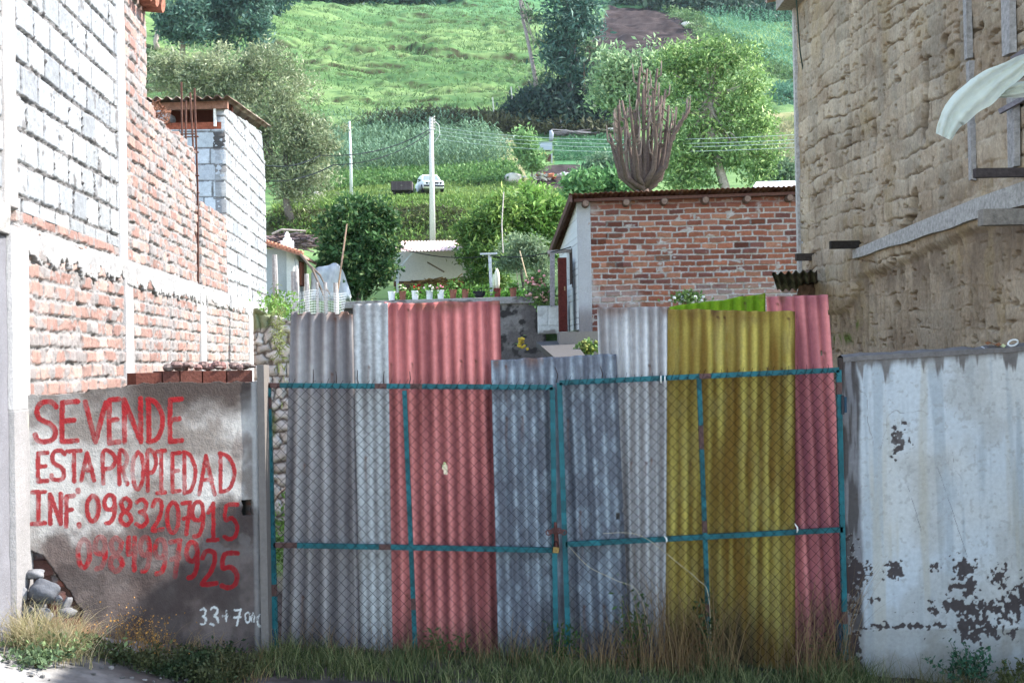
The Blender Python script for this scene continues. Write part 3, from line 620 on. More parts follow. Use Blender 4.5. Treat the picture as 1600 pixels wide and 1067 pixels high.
for i in range(25):
    t = i / 24; px = 1343 + (1680 - 1343) * t; yc = np.interp(px, [1343, 1450, 1540, 1600, 1680], [397, 358, 325, 306, 280]); hh = np.interp(px, [1343, 1450, 1540, 1600, 1680], [13, 25, 32, 36, 42])
    d, zt = auv(px, yc - hh * .5); _, zb = auv(px, yc + hh * .52 + 1.2 * math.sin(i * 1.3)); p = axy(d, .0)
    for off, z in ((.0, zb - .0), (.055, zb), (.05, zt), (.0, zt + .01)): vs_.append((p.x - off, p.y, EYE + z))
for i in range(24):
    for k in range(3): a_ = i * 4 + k; fs_.append((a_, a_ + 4, a_ + 5, a_ + 1))
fs_ += [(0, 1, 2, 3)]
m.add(vs_, fs_, (.31, .295, .275)); m.build('ledge_board', M_WOOD, ab)
def joist(px0, px1, y0, y1, c, L=.9, nm='joist'):
    """beam that juts out of the wall towards the yard; its free end is at px0"""
    pc = (y0 + y1) / 2; d = auv_d(px1); z = (557 + .0175 * (800 - px1) - pc) / F * d; hgt = (y1 - y0) / F * d; ln = (px1 - px0) / F * d
    p = axy(d); m = MB(); m.bar((p.x + .3, p.y + .02, EYE + z), (p.x - ln, p.y, EYE + z), hgt, hgt, c); return m.build(nm, M_WOOD, ab)
joist(1528, 1615, 262, 276, (.06, .05, .05)); joist(1536, 1625, 326, 351, (.20, .18, .16)); joist(1300, 1346, 376, 388, (.03, .025, .022)); joist(1246, 1272, 396, 407, (.05, .04, .035))
m = MB(); m.bar(at(1562, 175, 10.2), at(1640, 132, 9.9), .03, .035, (.2, .18, .19)); m.bar(at(1582, 96, 10.1), at(1640, 58, 9.9), .03, .06, (.13, .12, .13)); m.build('brace', M_WOOD, ab)

# plastic film caught on the adobe wall
def film(name, spine, widths, d0, lbl, c=(.70, .75, .69)):
    n = len(spine); vs_ = []; fs_ = []; K = 10; cc = []
    for i in range((n - 1) * 8 + 1):
        t = i / 8; k = min(int(t), n - 2); f = t - k; px = spine[k][0] * (1 - f) + spine[k + 1][0] * f; py = spine[k][1] * (1 - f) + spine[k + 1][1] * f; w = widths[k] * (1 - f) + widths[k + 1] * f
        dx = spine[k + 1][0] - spine[k][0]; dy = spine[k + 1][1] - spine[k][1]; L = math.hypot(dx, dy); nx, ny = -dy / L, dx / L
        for j in range(K + 1):
            s = j / K - .5; fold = .028 * math.sin(j * 1.3 + i * .15) + .006 * math.sin(i * 1.9 + j * 2.3) + .004 * math.sin(i * 3.1 - j * 1.7) ; e = 1 + .06 * math.sin(i * .7 + (j > 5) * 2)
            vs_.append(at(px + nx * w * s * e, py + ny * w * s * e, d0 + fold - .08 * t / n))
    M_ = (n - 1) * 8 + 1
    for i in range(M_ - 1):
        for j in range(K): a = i * (K + 1) + j; fs_.append((a, a + K + 1, a + K + 2, a + 1))
    o = mesh_obj(name, vs_, fs_, M_CLOTH, None, np.tile(c, (len(vs_), 1)), True); return tag(o, lbl, 'plastic sheet', None)
film('plastic_sheet', [(1474, 214), (1490, 180), (1530, 145), (1575, 115), (1612, 92)], [26, 42, 52, 38, 22], 9.55, 'torn white plastic film blowing across the adobe wall by the post')
film('plastic_sheet', [(1552, 152), (1580, 142), (1625, 138)], [6, 22, 28], 9.6, 'short pale plastic strip hanging under the larger film at the right edge')
# corrugated canopy scrap between the houses
hs = corr('tin_awning', None, at(1206, 427, 14.4), (1, 0, .03), (.22, 1, -.06), .46, 1.7, .075, .016, M_RUST, rustf((.035, .03, .026), (.10, .085, .07), 8), seed=0)
tag(hs, 'short dark corrugated tin awning jutting from the corner of the adobe house', 'awning')
m = MB(); m.tube([at(1252, 490, 15.6), at(1262, 455, 15.6), at(1275, 425, 15.9)], [.09, .11, .12], 8, (.12, .08, .06)); tag(m.build('leaning_log', M_BARK), 'dark weathered log leaning under the tin awning', 'log')
# scraps on the white wall
for k, (px, py, c, cat, lb_) in enumerate(((1552, 541, (.22, .09, .04), 'leaf', 'curled brown leaf on top of the whitewashed wall'), (1562, 545, (.62, .6, .3), 'scrap', 'yellowish paper scrap on top of the whitewashed wall'), (1583, 540, (.72, .72, .70), 'scrap', 'white plastic loop on top of the whitewashed wall'), (1533, 549, (.5, .5, .52), 'scrap', 'small flat grey scrap on top of the whitewashed wall'))):
    p = at(px, py, 10.12); m = MB()
    if k == 2: m.tube([p + Vector((.035 * math.cos(a), 0.02 * math.sin(a), .02 + .022 * math.sin(a + .5))) for a in np.linspace(0, 6.0, 14)], .007, 6, c)
    else:
        vs_ = [p + Vector((.05 * (i - 2) / 2 * (.7 if k else 1), .03 * (j - 1), .012 * math.sin(i * 1.6 + k) + .008 * j + .01)) for i in range(5) for j in range(3)]; m.add(vs_, [(i * 3 + j, i * 3 + j + 3, i * 3 + j + 4, i * 3 + j + 1) for i in range(4) for j in range(2)], c)
    tag(m.build('wall_scrap' if k else 'dry_leaf', M_GEN, None, True), lb_, cat)
# ---------------------------------------------------------------- corrugated sheets behind the gate
def sheet(name, tl, tr, bl, br, d, pitch, amp, material, base, lbl, seed=0, dirt_shade=(.12, .10, .10), lo=.5, group=None, mott=.0, mcol=(.3, .3, .35), topnick=0, moss=0, holes=(), grime=(0, 0)):
    a, b, c_, e = at(*tl, d), at(*tr, d), at(*bl, d), at(*br, d)
    W = (b - a).length; L = a.z - min(c_.z, e.z)
    nu = max(8, int(W / pitch * 9)); nv = 150
    S, T = np.meshgrid(np.linspace(0, 1, nu), np.linspace(0, 1, nv), indexing='ij')
    A_, B_, C_, E_ = map(np.array, (a, b, c_, e))
    P = (A_ * (1 - S[..., None]) + B_ * S[..., None]) * (1 - T[..., None]) + (C_ * (1 - S[..., None]) + E_ * S[..., None]) * T[..., None]
    U = S * W; V = -T * L
    amp_ = amp * (1 + .35 * (fbm(U * 2, V * 2, seed) - .5)); ph = U / pitch * 2 * math.pi + seed + .5 * (fbm(U * 0, V * .8, seed + 1) - .5)
    wv = np.sin(ph)
    P[..., 1] -= amp_ * wv + .02 * (fbm(U * 1.5, V * 1.0, seed + 2) - .5) * 2
    P[..., 2] += np.where(T < .001, .012 * (fbm(U * 8, U * 0, seed + 3) - .5) * 2 - topnick * .02 * (wv > .2), 0)
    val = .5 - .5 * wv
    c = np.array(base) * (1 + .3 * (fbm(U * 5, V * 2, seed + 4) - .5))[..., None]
    c = mix(c, np.array(dirt_shade), val ** 1.6 * .8 * (.5 + fbm(U * 4, V * 1.5, seed + 5)))  # valleys darkened: grime plus the shading of the ribs put into the colour
    if mott: c = mix(c, mcol, sst(.42, .62, fbm(U * 14, V * 8, seed + 6, 5)) * mott)
    g0 = grime[0]
    st = fbm(U * 16, V * .7, seed + 7, 3); c = mix(c, dirt_shade, sst(.45, .72, st) * .6)
    gate = sst(-.0, .12, (a.z - 2.10 + .04 * (fbm(U * 8, V * 0, seed + 8) - .5)) * 0 + (-V - (a.z - 2.08)))   # slightly darker from the gate's top rail downwards
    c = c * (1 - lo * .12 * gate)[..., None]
    c = mix(c, dirt_shade, sst(.16, .0, -V + .10 * (fbm(U * 9, V * 2, seed + 9) - .5)) * .5)
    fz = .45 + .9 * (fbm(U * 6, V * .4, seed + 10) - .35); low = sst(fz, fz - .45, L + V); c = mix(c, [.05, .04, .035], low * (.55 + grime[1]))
    if moss: c = mix(c, [.24, .135, .03], sst(.40, .68, fbm(U * 19, V * 1.3, seed + 11, 4) * .7 + .3 * fbm(U * 4, V * 1.2, seed + 13)) * moss * sst(0.0, .3, -V) * (.55 + .45 * sst(.25, .4, U)))
    nr = random.Random(seed * 13)
    for _ in range(int(W * 9)):
        nu_, nv_ = nr.uniform(.03, W - .03), -nr.choice([.05, .42, .45, 1.1, 1.12, L * .8]); rr_ = np.hypot(U - nu_, V - nv_); c = mix(c, [.10, .045, .03], sst(.014, .005, rr_) * .9); c = mix(c, [.17, .08, .05], sst(.012, .002, np.abs(U - nu_ + .006 * np.sin(V * 20))) * sst(0, -.01, V - nv_) * sst(-nr.uniform(.1, .5), 0, V - nv_) * .45)
    rt = sst(.5, .68, fbm(U * 10, V * 7, seed + 14)); c = mix(c, [.16, .08, .05], rt * sst(.10, 0, -V) * .7)
    mask = np.ones(S.shape, bool)
    for (px, py, r) in holes:
        h_ = at(px, py, d); mask &= np.hypot(P[..., 0] - h_.x, P[..., 2] - h_.z) > r * (1 + .8 * (fbm(U * 30, V * 30, seed + 12) - .5))
    P = P.reshape(-1, 3); idx = np.arange(nu * nv).reshape(nu, nv); q = np.stack([idx[:-1, :-1], idx[:-1, 1:], idx[1:, 1:], idx[1:, :-1]], -1)
    fm = mask[:-1, :-1] & mask[1:, :-1] & mask[1:, 1:] & mask[:-1, 1:]
    o = mesh_obj(name, P, q[fm], material, None, c.reshape(-1, 3), True)
    md = o.modifiers.new('thickness', 'SOLIDIFY'); md.thickness = .004; md.offset = -1
    return tag(o, lbl, 'corrugated sheet', group)
G = 'corrugated sheets closing the gateway'
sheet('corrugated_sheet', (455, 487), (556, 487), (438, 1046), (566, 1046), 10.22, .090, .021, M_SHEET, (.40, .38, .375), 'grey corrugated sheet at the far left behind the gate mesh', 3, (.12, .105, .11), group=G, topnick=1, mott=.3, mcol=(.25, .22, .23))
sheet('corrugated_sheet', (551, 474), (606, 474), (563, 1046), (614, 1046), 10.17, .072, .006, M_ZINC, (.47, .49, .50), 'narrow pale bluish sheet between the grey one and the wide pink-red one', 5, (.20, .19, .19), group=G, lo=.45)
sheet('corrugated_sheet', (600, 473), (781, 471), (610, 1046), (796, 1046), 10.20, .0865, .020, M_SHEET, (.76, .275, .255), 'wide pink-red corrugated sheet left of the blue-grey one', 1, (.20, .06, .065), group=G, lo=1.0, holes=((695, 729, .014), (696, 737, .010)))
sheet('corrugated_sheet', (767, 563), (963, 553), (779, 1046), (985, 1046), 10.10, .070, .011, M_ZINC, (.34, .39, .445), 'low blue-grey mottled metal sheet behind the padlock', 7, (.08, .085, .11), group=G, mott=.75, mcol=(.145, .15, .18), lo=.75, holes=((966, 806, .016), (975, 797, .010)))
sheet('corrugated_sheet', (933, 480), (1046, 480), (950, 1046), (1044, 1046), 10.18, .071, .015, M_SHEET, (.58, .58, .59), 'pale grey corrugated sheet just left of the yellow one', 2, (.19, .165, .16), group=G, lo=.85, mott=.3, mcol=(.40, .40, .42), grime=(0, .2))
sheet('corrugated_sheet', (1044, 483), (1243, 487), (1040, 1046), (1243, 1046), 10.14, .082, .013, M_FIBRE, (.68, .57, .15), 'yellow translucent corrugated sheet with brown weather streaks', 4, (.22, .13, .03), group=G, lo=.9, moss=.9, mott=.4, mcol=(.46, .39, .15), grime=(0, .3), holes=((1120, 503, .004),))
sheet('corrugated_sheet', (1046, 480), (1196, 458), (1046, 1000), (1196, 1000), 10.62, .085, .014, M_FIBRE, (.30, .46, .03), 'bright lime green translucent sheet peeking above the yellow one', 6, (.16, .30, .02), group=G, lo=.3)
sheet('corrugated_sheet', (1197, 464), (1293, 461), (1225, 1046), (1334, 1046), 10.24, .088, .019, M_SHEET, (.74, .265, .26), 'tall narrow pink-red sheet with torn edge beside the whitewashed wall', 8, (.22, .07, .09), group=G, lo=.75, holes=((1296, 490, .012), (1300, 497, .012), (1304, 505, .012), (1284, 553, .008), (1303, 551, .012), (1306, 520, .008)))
# ---------------------------------------------------------------- gate
TEAL = (.010, .105, .125)
def leaf(name, lbl, P, mids, mid_h, cross_px, seed, hinges):
    """P: corner pixels (tl, tr, br, bl)"""
    d = 10.0; tl, tr, br_, bl = [at(*q, d) for q in P]; root = empty(name, bl, lbl, 'gate', 'leaves of the mesh gate')
    def bar(nm, a, b, w=.036, c=TEAL):
        m = MB(); a = Vector(a); b = Vector(b); n = 24; rnd = random.Random(seed + int(a.x * 50))
        for i in range(n):
            t0, t1 = i / n, (i + 1) / n; q_ = rnd.uniform(.7, 1.25); cc = tuple(k * q_ for k in c)
            if rnd.random() < .05 or (nm == 'rail' and i in (0, 23) and rnd.random() < .3): cc = (.10, .05, .045)
            m.bar(a.lerp(b, t0), a.lerp(b, t1 + .001), w, w, cc, Vector((0, -1, 0)) if abs((b - a).x) < .5 else Vector((0, 0, 1)))
        return m.build(nm, M_PAINT, root)
    bar('rail', tl, tr); bar('stile', tl, bl); bar('stile', tr, br_)
    a, b = [at(*q, d) for q in mid_h]; bar('rail', a, b)
    a, b = [at(*q, d - .001) for q in mids]; bar('stile', a, b, .032)
    # woven mesh
    m = MB(); Wd = (tr - tl).length; Hd = tl.z - bl.z; p = .0365; rnd = random.Random(seed); nx = int(Wd / p) - 1; nz = int(Hd / p)
    A_, B_, C_, E_ = tl, tr, bl, br_
    def Q(u, t): return (A_.lerp(B_, u)).lerp(C_.lerp(E_, u), t)
    for i in range(nx + 1):
        pts = []
        for k in range(nz + 1):
            u = (i + (k + i) % 2 + .3) * p / Wd; t = k / nz
            wob = .010 * (float(vn(u * 9, t * 7, seed)) - .5); q = Q(u, t); pts.append(q + Vector((wob, -.024 - .03 * float(vn(u * 3, t * 3, seed + 1)) + (.003 if k % 2 else -.003), wob)))
        m.tube(pts, .0024, 3, (.05, .05, .055), False)
    m.build('wire_mesh', M_WIRE, root)
    # wire ties and loose ends along the top rail
    m = MB()
    for k in range(int(Wd / .055)):
        u = (k + .5 + rnd.uniform(-.3, .3)) / (Wd / .055); q = tl.lerp(tr, u); h = rnd.uniform(.006, .03)
        pts = [q + Vector((-.012, -.022, -.022)), q + Vector((0, -.026, .01)), q + Vector((.008, -.006, .022 + h * .3)), q + Vector((.014 + rnd.uniform(-.01, .01), .012, .022 + h))]
        m.tube(pts, .0018, 3, (.05, .035, .035), False)
    m.build('wire_ties', M_WIRE, root)
    m = MB()
    for (px, py, y1) in cross_px: m.tube([at(px, py, 9.99), at(px + rnd.uniform(-2, 3), (py + y1) / 2, 9.99), at(px + rnd.uniform(-2, 2), y1, 9.98)], [.004, .0035, .0025], 4, (.04, .03, .03))
    m.build('wire_spikes', M_RUST, root)
    for (px, py, h) in hinges:
        m = MB(); q = at(px, py, 9.99); m.bar(q - Vector((.0, 0, h / 2)), q + Vector((0, 0, h / 2)), .035, .05, (.012, .05, .09)); m.tube([q + Vector((-.012, -.03, -h * .6)), q + Vector((-.012, -.03, h * .6))], .010, 6, (.03, .03, .04)); m.build('hinge', M_PAINT, root)
    return root
gl = leaf('gate_leaf', 'left leaf of the teal steel-framed chain-link gate, before the pink and grey sheets', [(419, 602), (863, 605), (869, 1040), (432, 1040)], [(632, 610), (650, 1042)], [(428, 851), (866, 859)], [(489, 603, 577), (525, 603, 580), (560, 604, 578), (600, 604, 580), (639, 604, 580)], 1, [(412, 655, .16), (425, 995, .12)])
gr = leaf('gate_leaf', 'right leaf of the teal steel-framed chain-link gate, before the yellow sheet', [(874, 598), (1310, 578), (1321, 1030), (889, 1040)], [(1092, 590), (1109, 1036)], [(884, 850), (1316, 827)], [(869, 598, 574), (940, 595, 573)], 2, [(1318, 632, .11), (1310, 1000, .25)])
m = MB(); q = at(868, 830, 9.95)
m.tube([q + Vector((0, 0, .065)), q + Vector((.004, 0, 0)), q + Vector((.008, 0, -.14))], [.010, .014, .018], 6, (.10, .04, .035)); m.build('drop_bolt', M_RUST, gl)
m = MB()
for k in range(7):
    c_ = q + Vector((-.05 + k * .018, -.012 + .006 * (k % 2), .012 - .006 * abs(k - 3))); r = .017
    m.tube([c_ + Vector((r * math.cos(t), (.006 if k % 2 else .012) * math.sin(t), r * math.sin(t) * (.6 if k % 2 else .95))) for t in np.linspace(0, 6.28, 9)], .0048, 5, (.11, .05, .045))
tag(m.build('chain', M_RUST), 'short rusty chain looped round the two middle gate posts', 'chain')
pr = empty('padlock', q + Vector((.0, -.03, -.15)), 'small brass padlock hanging from the rusty chain at the gate centre', 'padlock')
m = MB(); b = q + Vector((.0, -.035, -.125)); m.box(b, (.045, .018, .042), (.55, .42, .2), Matrix.Rotation(.12, 3, 'Y')); o = m.build('body', M_BRASS, pr); bv = o.modifiers.new('b', 'BEVEL'); bv.width = .004; bv.segments = 2
m = MB(); m.tube([b + Vector((.015 * math.cos(t) * (1 if 1 else 1), 0, .02 + .030 * math.sin(t) + .012)) for t in np.linspace(-.5, math.pi + .5, 10)], .0035, 6, (.4, .4, .42)); m.build('shackle', M_WIRE, pr)
m = MB(); m.box(b + Vector((0, -.0095, -.004)), (.004, .002, .010), (.03, .03, .03)); m.build('keyhole', M_WIRE, pr)
for (px, py, h, lbl) in ((1036, 593, .03, 'white string loop tied on the top rail of the right gate leaf'), (1040, 842, .025, 'white string knot on the middle rail before the yellow sheet'), (1244, 825, .035, 'white string tied on the middle rail near the right gate post')):
    m = MB(); c_ = at(px, py, 9.97)
    if h == .03:
        for s in (-1, 1): m.tube([c_ + Vector((s * .014 + .004 * math.cos(t), .028 * math.cos(t), .024 * math.sin(t))) for t in np.linspace(0, 6.28, 10)], .005, 5, (.75, .75, .72))
    else: m.tube([c_ + Vector((-.012, -.01, h)), c_ + Vector((.004, -.02, .008)), c_ + Vector((.006, -.02, -.01)), c_ + Vector((.003, -.01, -h * .8))], [.003, .006, .007, .003], 5, (.75, .75, .72))
    tag(m.build('string_tie', M_GEN), lbl, 'string', 'string ties on the gate')

# ---------------------------------------------------------------- brick house
bh = empty('brick_house', at(1080, 500, 24), 'small red brick house with rusty tin roof and round beam ends', 'house')
HY = 24.0; hx = lambda px: (px - 800) / F * HY
HO = Vector((0, HY, EYE)); hz = lambda px, py: (557 + .0175 * (800 - px) - py) / F * HY
BR2 = [(.20, .072, .045), (.235, .09, .055), (.16, .06, .042), (.27, .125, .08), (.13, .055, .045), (.22, .095, .066)]
def housef(U, V):
    h, c = masonry(U, V, .27, .098, BR2, (.34, .32, .30), 130, joint=.020, warp=.007, bh_var=.012, depth=.018, squeeze=.015, smear=.68)
    pb = sst(.5, .62, fbm(U * 2.2, V * 2.0, 131, 4)) * (sst(hx(1250), hx(1262), U) + sst(hz(1000, 430), hz(1000, 480), V) * .8 + sst(hx(945), hx(925), U)); c = mix(c, [.42, .40, .385], np.clip(pb, 0, 1) * .6)
    ce = sst(hx(1252), hx(1256), U + .03 * (fbm(U * 9, V * 6, 132) - .5)) * sst(hz(1250, 440), hz(1250, 420), V); c = mix(c, [.38, .39, .41], ce)
    dk = (hsh(np.floor(U / .27), np.floor(V / .098), 133) > .95)[..., None]; c = np.where(dk, c * .5, c)
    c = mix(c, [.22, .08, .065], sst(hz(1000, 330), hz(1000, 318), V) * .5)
    return h, c
relief('brick_wall', bh, HO, (1, 0, 0), (0, -1, 0), hx(923), hx(1330), -1.2, hz(1000, 311), .014, .010, housef, .22)
def pilf(U, V):
    h, c = concrete(U, V, (.33, .33, .34), 134, .008, 4, .12); c = mix(c, [.17, .15, .14], sst(hz(915, 470), hz(915, 500), V + .1 * (fbm(U * 6, V * 6, 135) - .5)) * .8); return h + .012, c
relief('corner_pillar', bh, HO, (1, 0, 0), (0, -1, 0), hx(905), hx(926), -1.2, hz(1000, 313), .015, .015, pilf, .2)
SX = hx(905)
def sidef(U, V):
    k = V / .105; f = k - np.floor(k); h = -sst(.12, 0, f) * .01; c = np.ones(U.shape + (3,)) * np.array([.50, .51, .51]); c = mix(c, [.25, .25, .26], sst(.10, .02, f) * sst(.4, .5, fbm(U * 4, V * 9, 136)))
    m_ = V < 2.60 - (U - HY) * .19; wn_ = (U > HY + .85) & (U < HY + 1.75) & (V > hz(900, 442) * 1.03) & (V < 1.86 * 1.0)
    return h, c, m_ & ~wn_
relief('side_wall', bh, (SX + .063 * HY, 0, EYE), (-.063, 1, 0), (-1, -.063, 0), HY, HY + 3.2, .43, 2.6, .03, .012, sidef, .12, M_PLASTER)
m = MB(); xw = SX - .063 * 1.3
m.box((xw + .09, HY + 1.3, EYE + 1.56), (.04, 1.0, .75), (.02, .02, .025)); fr = m.build('window', M_GLASS, bh)
m = MB()
for yy in (HY + .87, HY + 1.73): m.box((xw + .04, yy, EYE + 1.53), (.05, .05, .68), (.10, .08, .07))
m.build('frame', M_WOOD, fr)
corr('tin_roof', bh, (hx(893), HY - .28, EYE + 2.70), (1, 0, .018), (-.063, 1, -.17), 5.2, 4.1, .085, .010, M_RUST, rustf((.09, .035, .025), (.17, .08, .055), 9), seed=1)
m = MB(); m.bar((hx(893) + .02, HY - .25, EYE + 2.62), (hx(893) - .24, HY + 3.7, EYE + 1.98), .05, .12, (.10, .06, .05)); m.build('barge_board', M_WOOD, bh)
m = MB(); m.bar((hx(900), HY - .1, EYE + 2.60), (hx(1290), HY - .1, EYE + 2.665), .1, .05, (.10, .05, .04)); m.build('wall_plate', M_WOOD, bh)
for px in (918, 981, 1040, 1104, 1169, 1235):
    m = MB(); z = EYE + hz(px, 320 - (px - 918) * .028); m.tube([(hx(px), HY - .24, z), (hx(px), HY + .3, z)], .062, 10, (.10, .065, .05)); m.tube([(hx(px), HY - .255, z), (hx(px), HY - .24, z)], .05, 10, (.17, .115, .09)); m.build('rafter_end', M_WOOD, bh)
m = MB(); m.box((hx(1080) + .2, HY + 1.8, EYE - .3), (3.6, 3.2, 1.4), (.16, .14, .13)); m.build('footing', M_STONE, bh)
# porch: door, post, lintel
dq = at(879, 460, 24.6)
m = MB(); zt = at(879, 404, 24.6).z; zb = at(879, 518, 24.6).z
m.box((dq.x, dq.y, (zt + zb) / 2), (.14, .5, zt - zb), (.085, .022, .018)); dr = m.build('door', M_WOOD, bh)
m = MB(); m.box((dq.x + .03, dq.y - .26, (zt + zb) / 2 + .1), (.02, .02, .07), (.3, .2, .1)); m.build('handle', M_PAINT, dr)
m = MB(); a = at(863, 392, 25.0); b = at(863, 478, 25.0); m.bar(a, b, .085, .085, (.30, .28, .29)); m.build('porch_post', M_WOOD, bh)
m = MB(); m.bar(at(857, 394, 25.0), at(892, 392, 25.2), .08, .06, (.30, .26, .24)); m.build('porch_beam', M_WOOD, bh)
# white block wall by the porch, slab, kerb
def wbf(U, V):
    h, c = masonry(U, V, .42, .36, [(.62, .63, .63)], (.45, .45, .45), 140, joint=.012, squeeze=.005, smear=.9, bh_var=.002); c = mix(c, [.2, .18, .17], sst(.52, .64, fbm(U * 5, V * 5, 141)) * sst(-.0, -.3, V) * .9); return h, c
q = at(840, 478, 25.4); o = relief('block_wall', None, (q.x, 25.4, q.z), (1, 0, 0), (0, -1, 0), 0, .52, -.50, 0, .012, .012, wbf, .3); tag(o, 'small low white block wall under the pink flowers beside the brown door', 'wall')
m = MB(); q = at(838, 533, 22.5)
vs_ = [at(838, 534, 24.6), at(895, 531, 24.6), at(915, 556, 19.5), at(866, 558, 19.5)]; m.add([*vs_, *[v - Vector((0, 0, .09)) for v in vs_]], [(0, 3, 2, 1), (4, 5, 6, 7), (3, 7, 6, 2), (0, 4, 7, 3), (1, 2, 6, 5), (0, 1, 5, 4)], (.085, .08, .078)); tag(m.build('concrete_ramp', M_PLASTER), 'grey sloping concrete slab leading to the brown door', 'slab')
m = MB(); m.box(at(888, 545, 23.5) + Vector((.35, .3, -.1)), (1.0, 1.2, .75), (.20, .18, .165)); tag(m.build('doorstep', M_PLASTER), 'rough grey concrete doorstep under the white plank wall', 'step')
# ---------------------------------------------------------------- retaining wall and garden
def retf(U, V):
    h, c = concrete(U, V, (.105, .092, .092), 150, .03, 3, .5); c = mix(c, [.24, .22, .215], sst(.5, .68, fbm(U * 3, V * 3, 151)) * .7); c = mix(c, [.045, .04, .04], sst(.55, .65, fbm(U * 7, V * 7, 152)))
    return h, c
RA = at(535, 474, 27.0); RB = at(852, 462, 27.0)
o = empty('retaining_wall', (RA.x, 27, 1.8), 'dark rough stone retaining wall topped with flower pots', 'wall')
relief('wall_face', o, (RA.x, 27.0, RA.z), (1, 0, .012), (0, -1, 0), 0, RB.x - RA.x, -1.9, -.09, .02, .02, retf, .25, M_STONE)
def copf(U, V):
    h, c = concrete(U, V, (.29, .27, .265), 153, .012, 5, .3); c = mix(c, [.12, .10, .10], sst(.5, .65, fbm(U * 4, V * 6, 154))); return h + .05, c
relief('coping', o, (RA.x, 27.0, RA.z), (1, 0, .012), (0, -1, 0), -.02, RB.x - RA.x, -.10, .03, .02, .015, copf, .32, M_STONE)

# ---------------------------------------------------------------- foliage
def leaf_mesh(name, parent, P, L, Wd, col, material=None, up=.25, rs=None, lay=0):
    rs = rs or RNG; N = len(P); d = rs.normal(size=(N, 3)); d[:, 2] = d[:, 2] * (1 - lay) + up; d /= np.linalg.norm(d, axis=1)[:, None]
    r = rs.normal(size=(N, 3)); n = np.cross(d, r); n /= np.linalg.norm(n, axis=1)[:, None]
    L = np.broadcast_to(L, N)[:, None] * (.45 + 1.2 * rs.rand(N, 1) ** 1.4); w = L * Wd * .5
    a = P; b = P + d * L * .5 + n * w; c_ = P + d * L; e = P + d * L * .5 - n * w
    nz = np.cross(d, n) * (L * .12); b = b + nz; e = e + nz
    V = np.stack([a, b, c_, e], 1).reshape(-1, 3); Q = np.arange(N * 4).reshape(N, 4)
    return mesh_obj(name, V, Q, material or M_LEAF, parent, np.repeat(col, 4, 0))
def clump_pts(blobs, nc, per, cr, cols, rs, shell=.55, flat=.7, lightcol=None):
    """blobs: list of (centre, (rx, ry, rz), weight). Leaf positions gathered in clumps, each clump with its own tone"""
    w = np.array([b[2] if len(b) > 2 else np.prod(b[1]) ** (2 / 3) for b in blobs]); w = w / w.sum(); P = []; Cc = []; T = []
    for b, k in zip(blobs, (w * nc).astype(int) + 1):
        for _ in range(k):
            v = rs.normal(size=3); v /= np.linalg.norm(v); r = shell + (1 - shell) * rs.rand() if rs.rand() < .8 else rs.rand() * shell
            c0 = np.array(b[0]) + v * r * np.array(b[1]); T.append(c0)
            m_ = int(per * rs.uniform(.5, 1.4)); s = cr * rs.uniform(.6, 1.3)
            if rs.rand() < .16: c0 = np.array(b[0]) + v * rs.uniform(1.0, 1.28) * np.array(b[1]); m_ = m_ // 3; s *= .6
            P.append(c0 + rs.normal(size=(m_, 3)) * np.array([s, s, s * flat])); t = rs.rand(); base = np.array(cols[0]) * (1 - t) + np.array(cols[1]) * t
            cc = base * (1 + .35 * (rs.rand(m_, 1) - .5)); pick = rs.rand(m_) < .12; cc[pick] = np.array(cols[-1]) * (1 + .3 * (rs.rand(int(pick.sum()), 1) - .5)); Cc.append(cc)
    return np.concatenate(P), np.concatenate(Cc), T
def limbs(mb, base, tips, r0, col, rs, fork=.35):
    base = Vector(base)
    for t in tips:
        t = Vector(t); mid = base.lerp(t, fork) + Vector((0, 0, (t.z - base.z) * .15)) + Vector(rs.normal(size=3) * (t - base).length * .04); q = base.lerp(t, .7) + Vector(rs.normal(size=3) * (t - base).length * .04)
        mb.tube([base, mid, q, t], [r0, r0 * .7, r0 * .4, r0 * .12], 5, col, False)
def tree(name, lbl, cat, d, blobs_px, trunk_px, r0, nc, per, cr, leafL, leafW, cols, seed=1, barkc=(.16, .13, .11), group=None, ntips=14, depth=.8, up=.25, shell=.55, base_pt=None, flat=.7, extend=None):
    rs = np.random.RandomState(seed); s = d / F
    root = empty(name, tuple(at(*trunk_px[0], d)), lbl, cat, group)
    bl = [(np.array(at(px, py, d + dd * s)), (rx * s, max(rx, ry) * s * depth, ry * s)) for (px, py, rx, ry, dd) in [(b + (0,)) if len(b) == 4 else b for b in blobs_px]]
    P, Cc, T = clump_pts(bl, nc, per, cr, cols, rs, shell, flat)
    leaf_mesh('crown', root, P, leafL, leafW, Cc, None, up, rs)
    m = MB(); tp = [at(px, py, d) for px, py in trunk_px]
    if extend is not None: tp = [Vector((tp[0].x, tp[0].y, extend))] + tp
    n = len(tp); m.tube(tp, [r0 * (1 - .55 * i / (n - 1)) for i in range(n)], 8, barkc)
    tips = [T[i] for i in rs.choice(len(T), min(ntips, len(T)), False)]
    top = tp[-1]; limbs(m, top, tips[: ntips * 2 // 3], r0 * .26, barkc, rs); limbs(m, tp[-2].lerp(tp[-1], .4), tips[ntips * 2 // 3:], r0 * .24, barkc, rs)
    m.build('trunk', M_BARK, root, True); return root
gz = lambda p: float(zg(p.x, p.y))
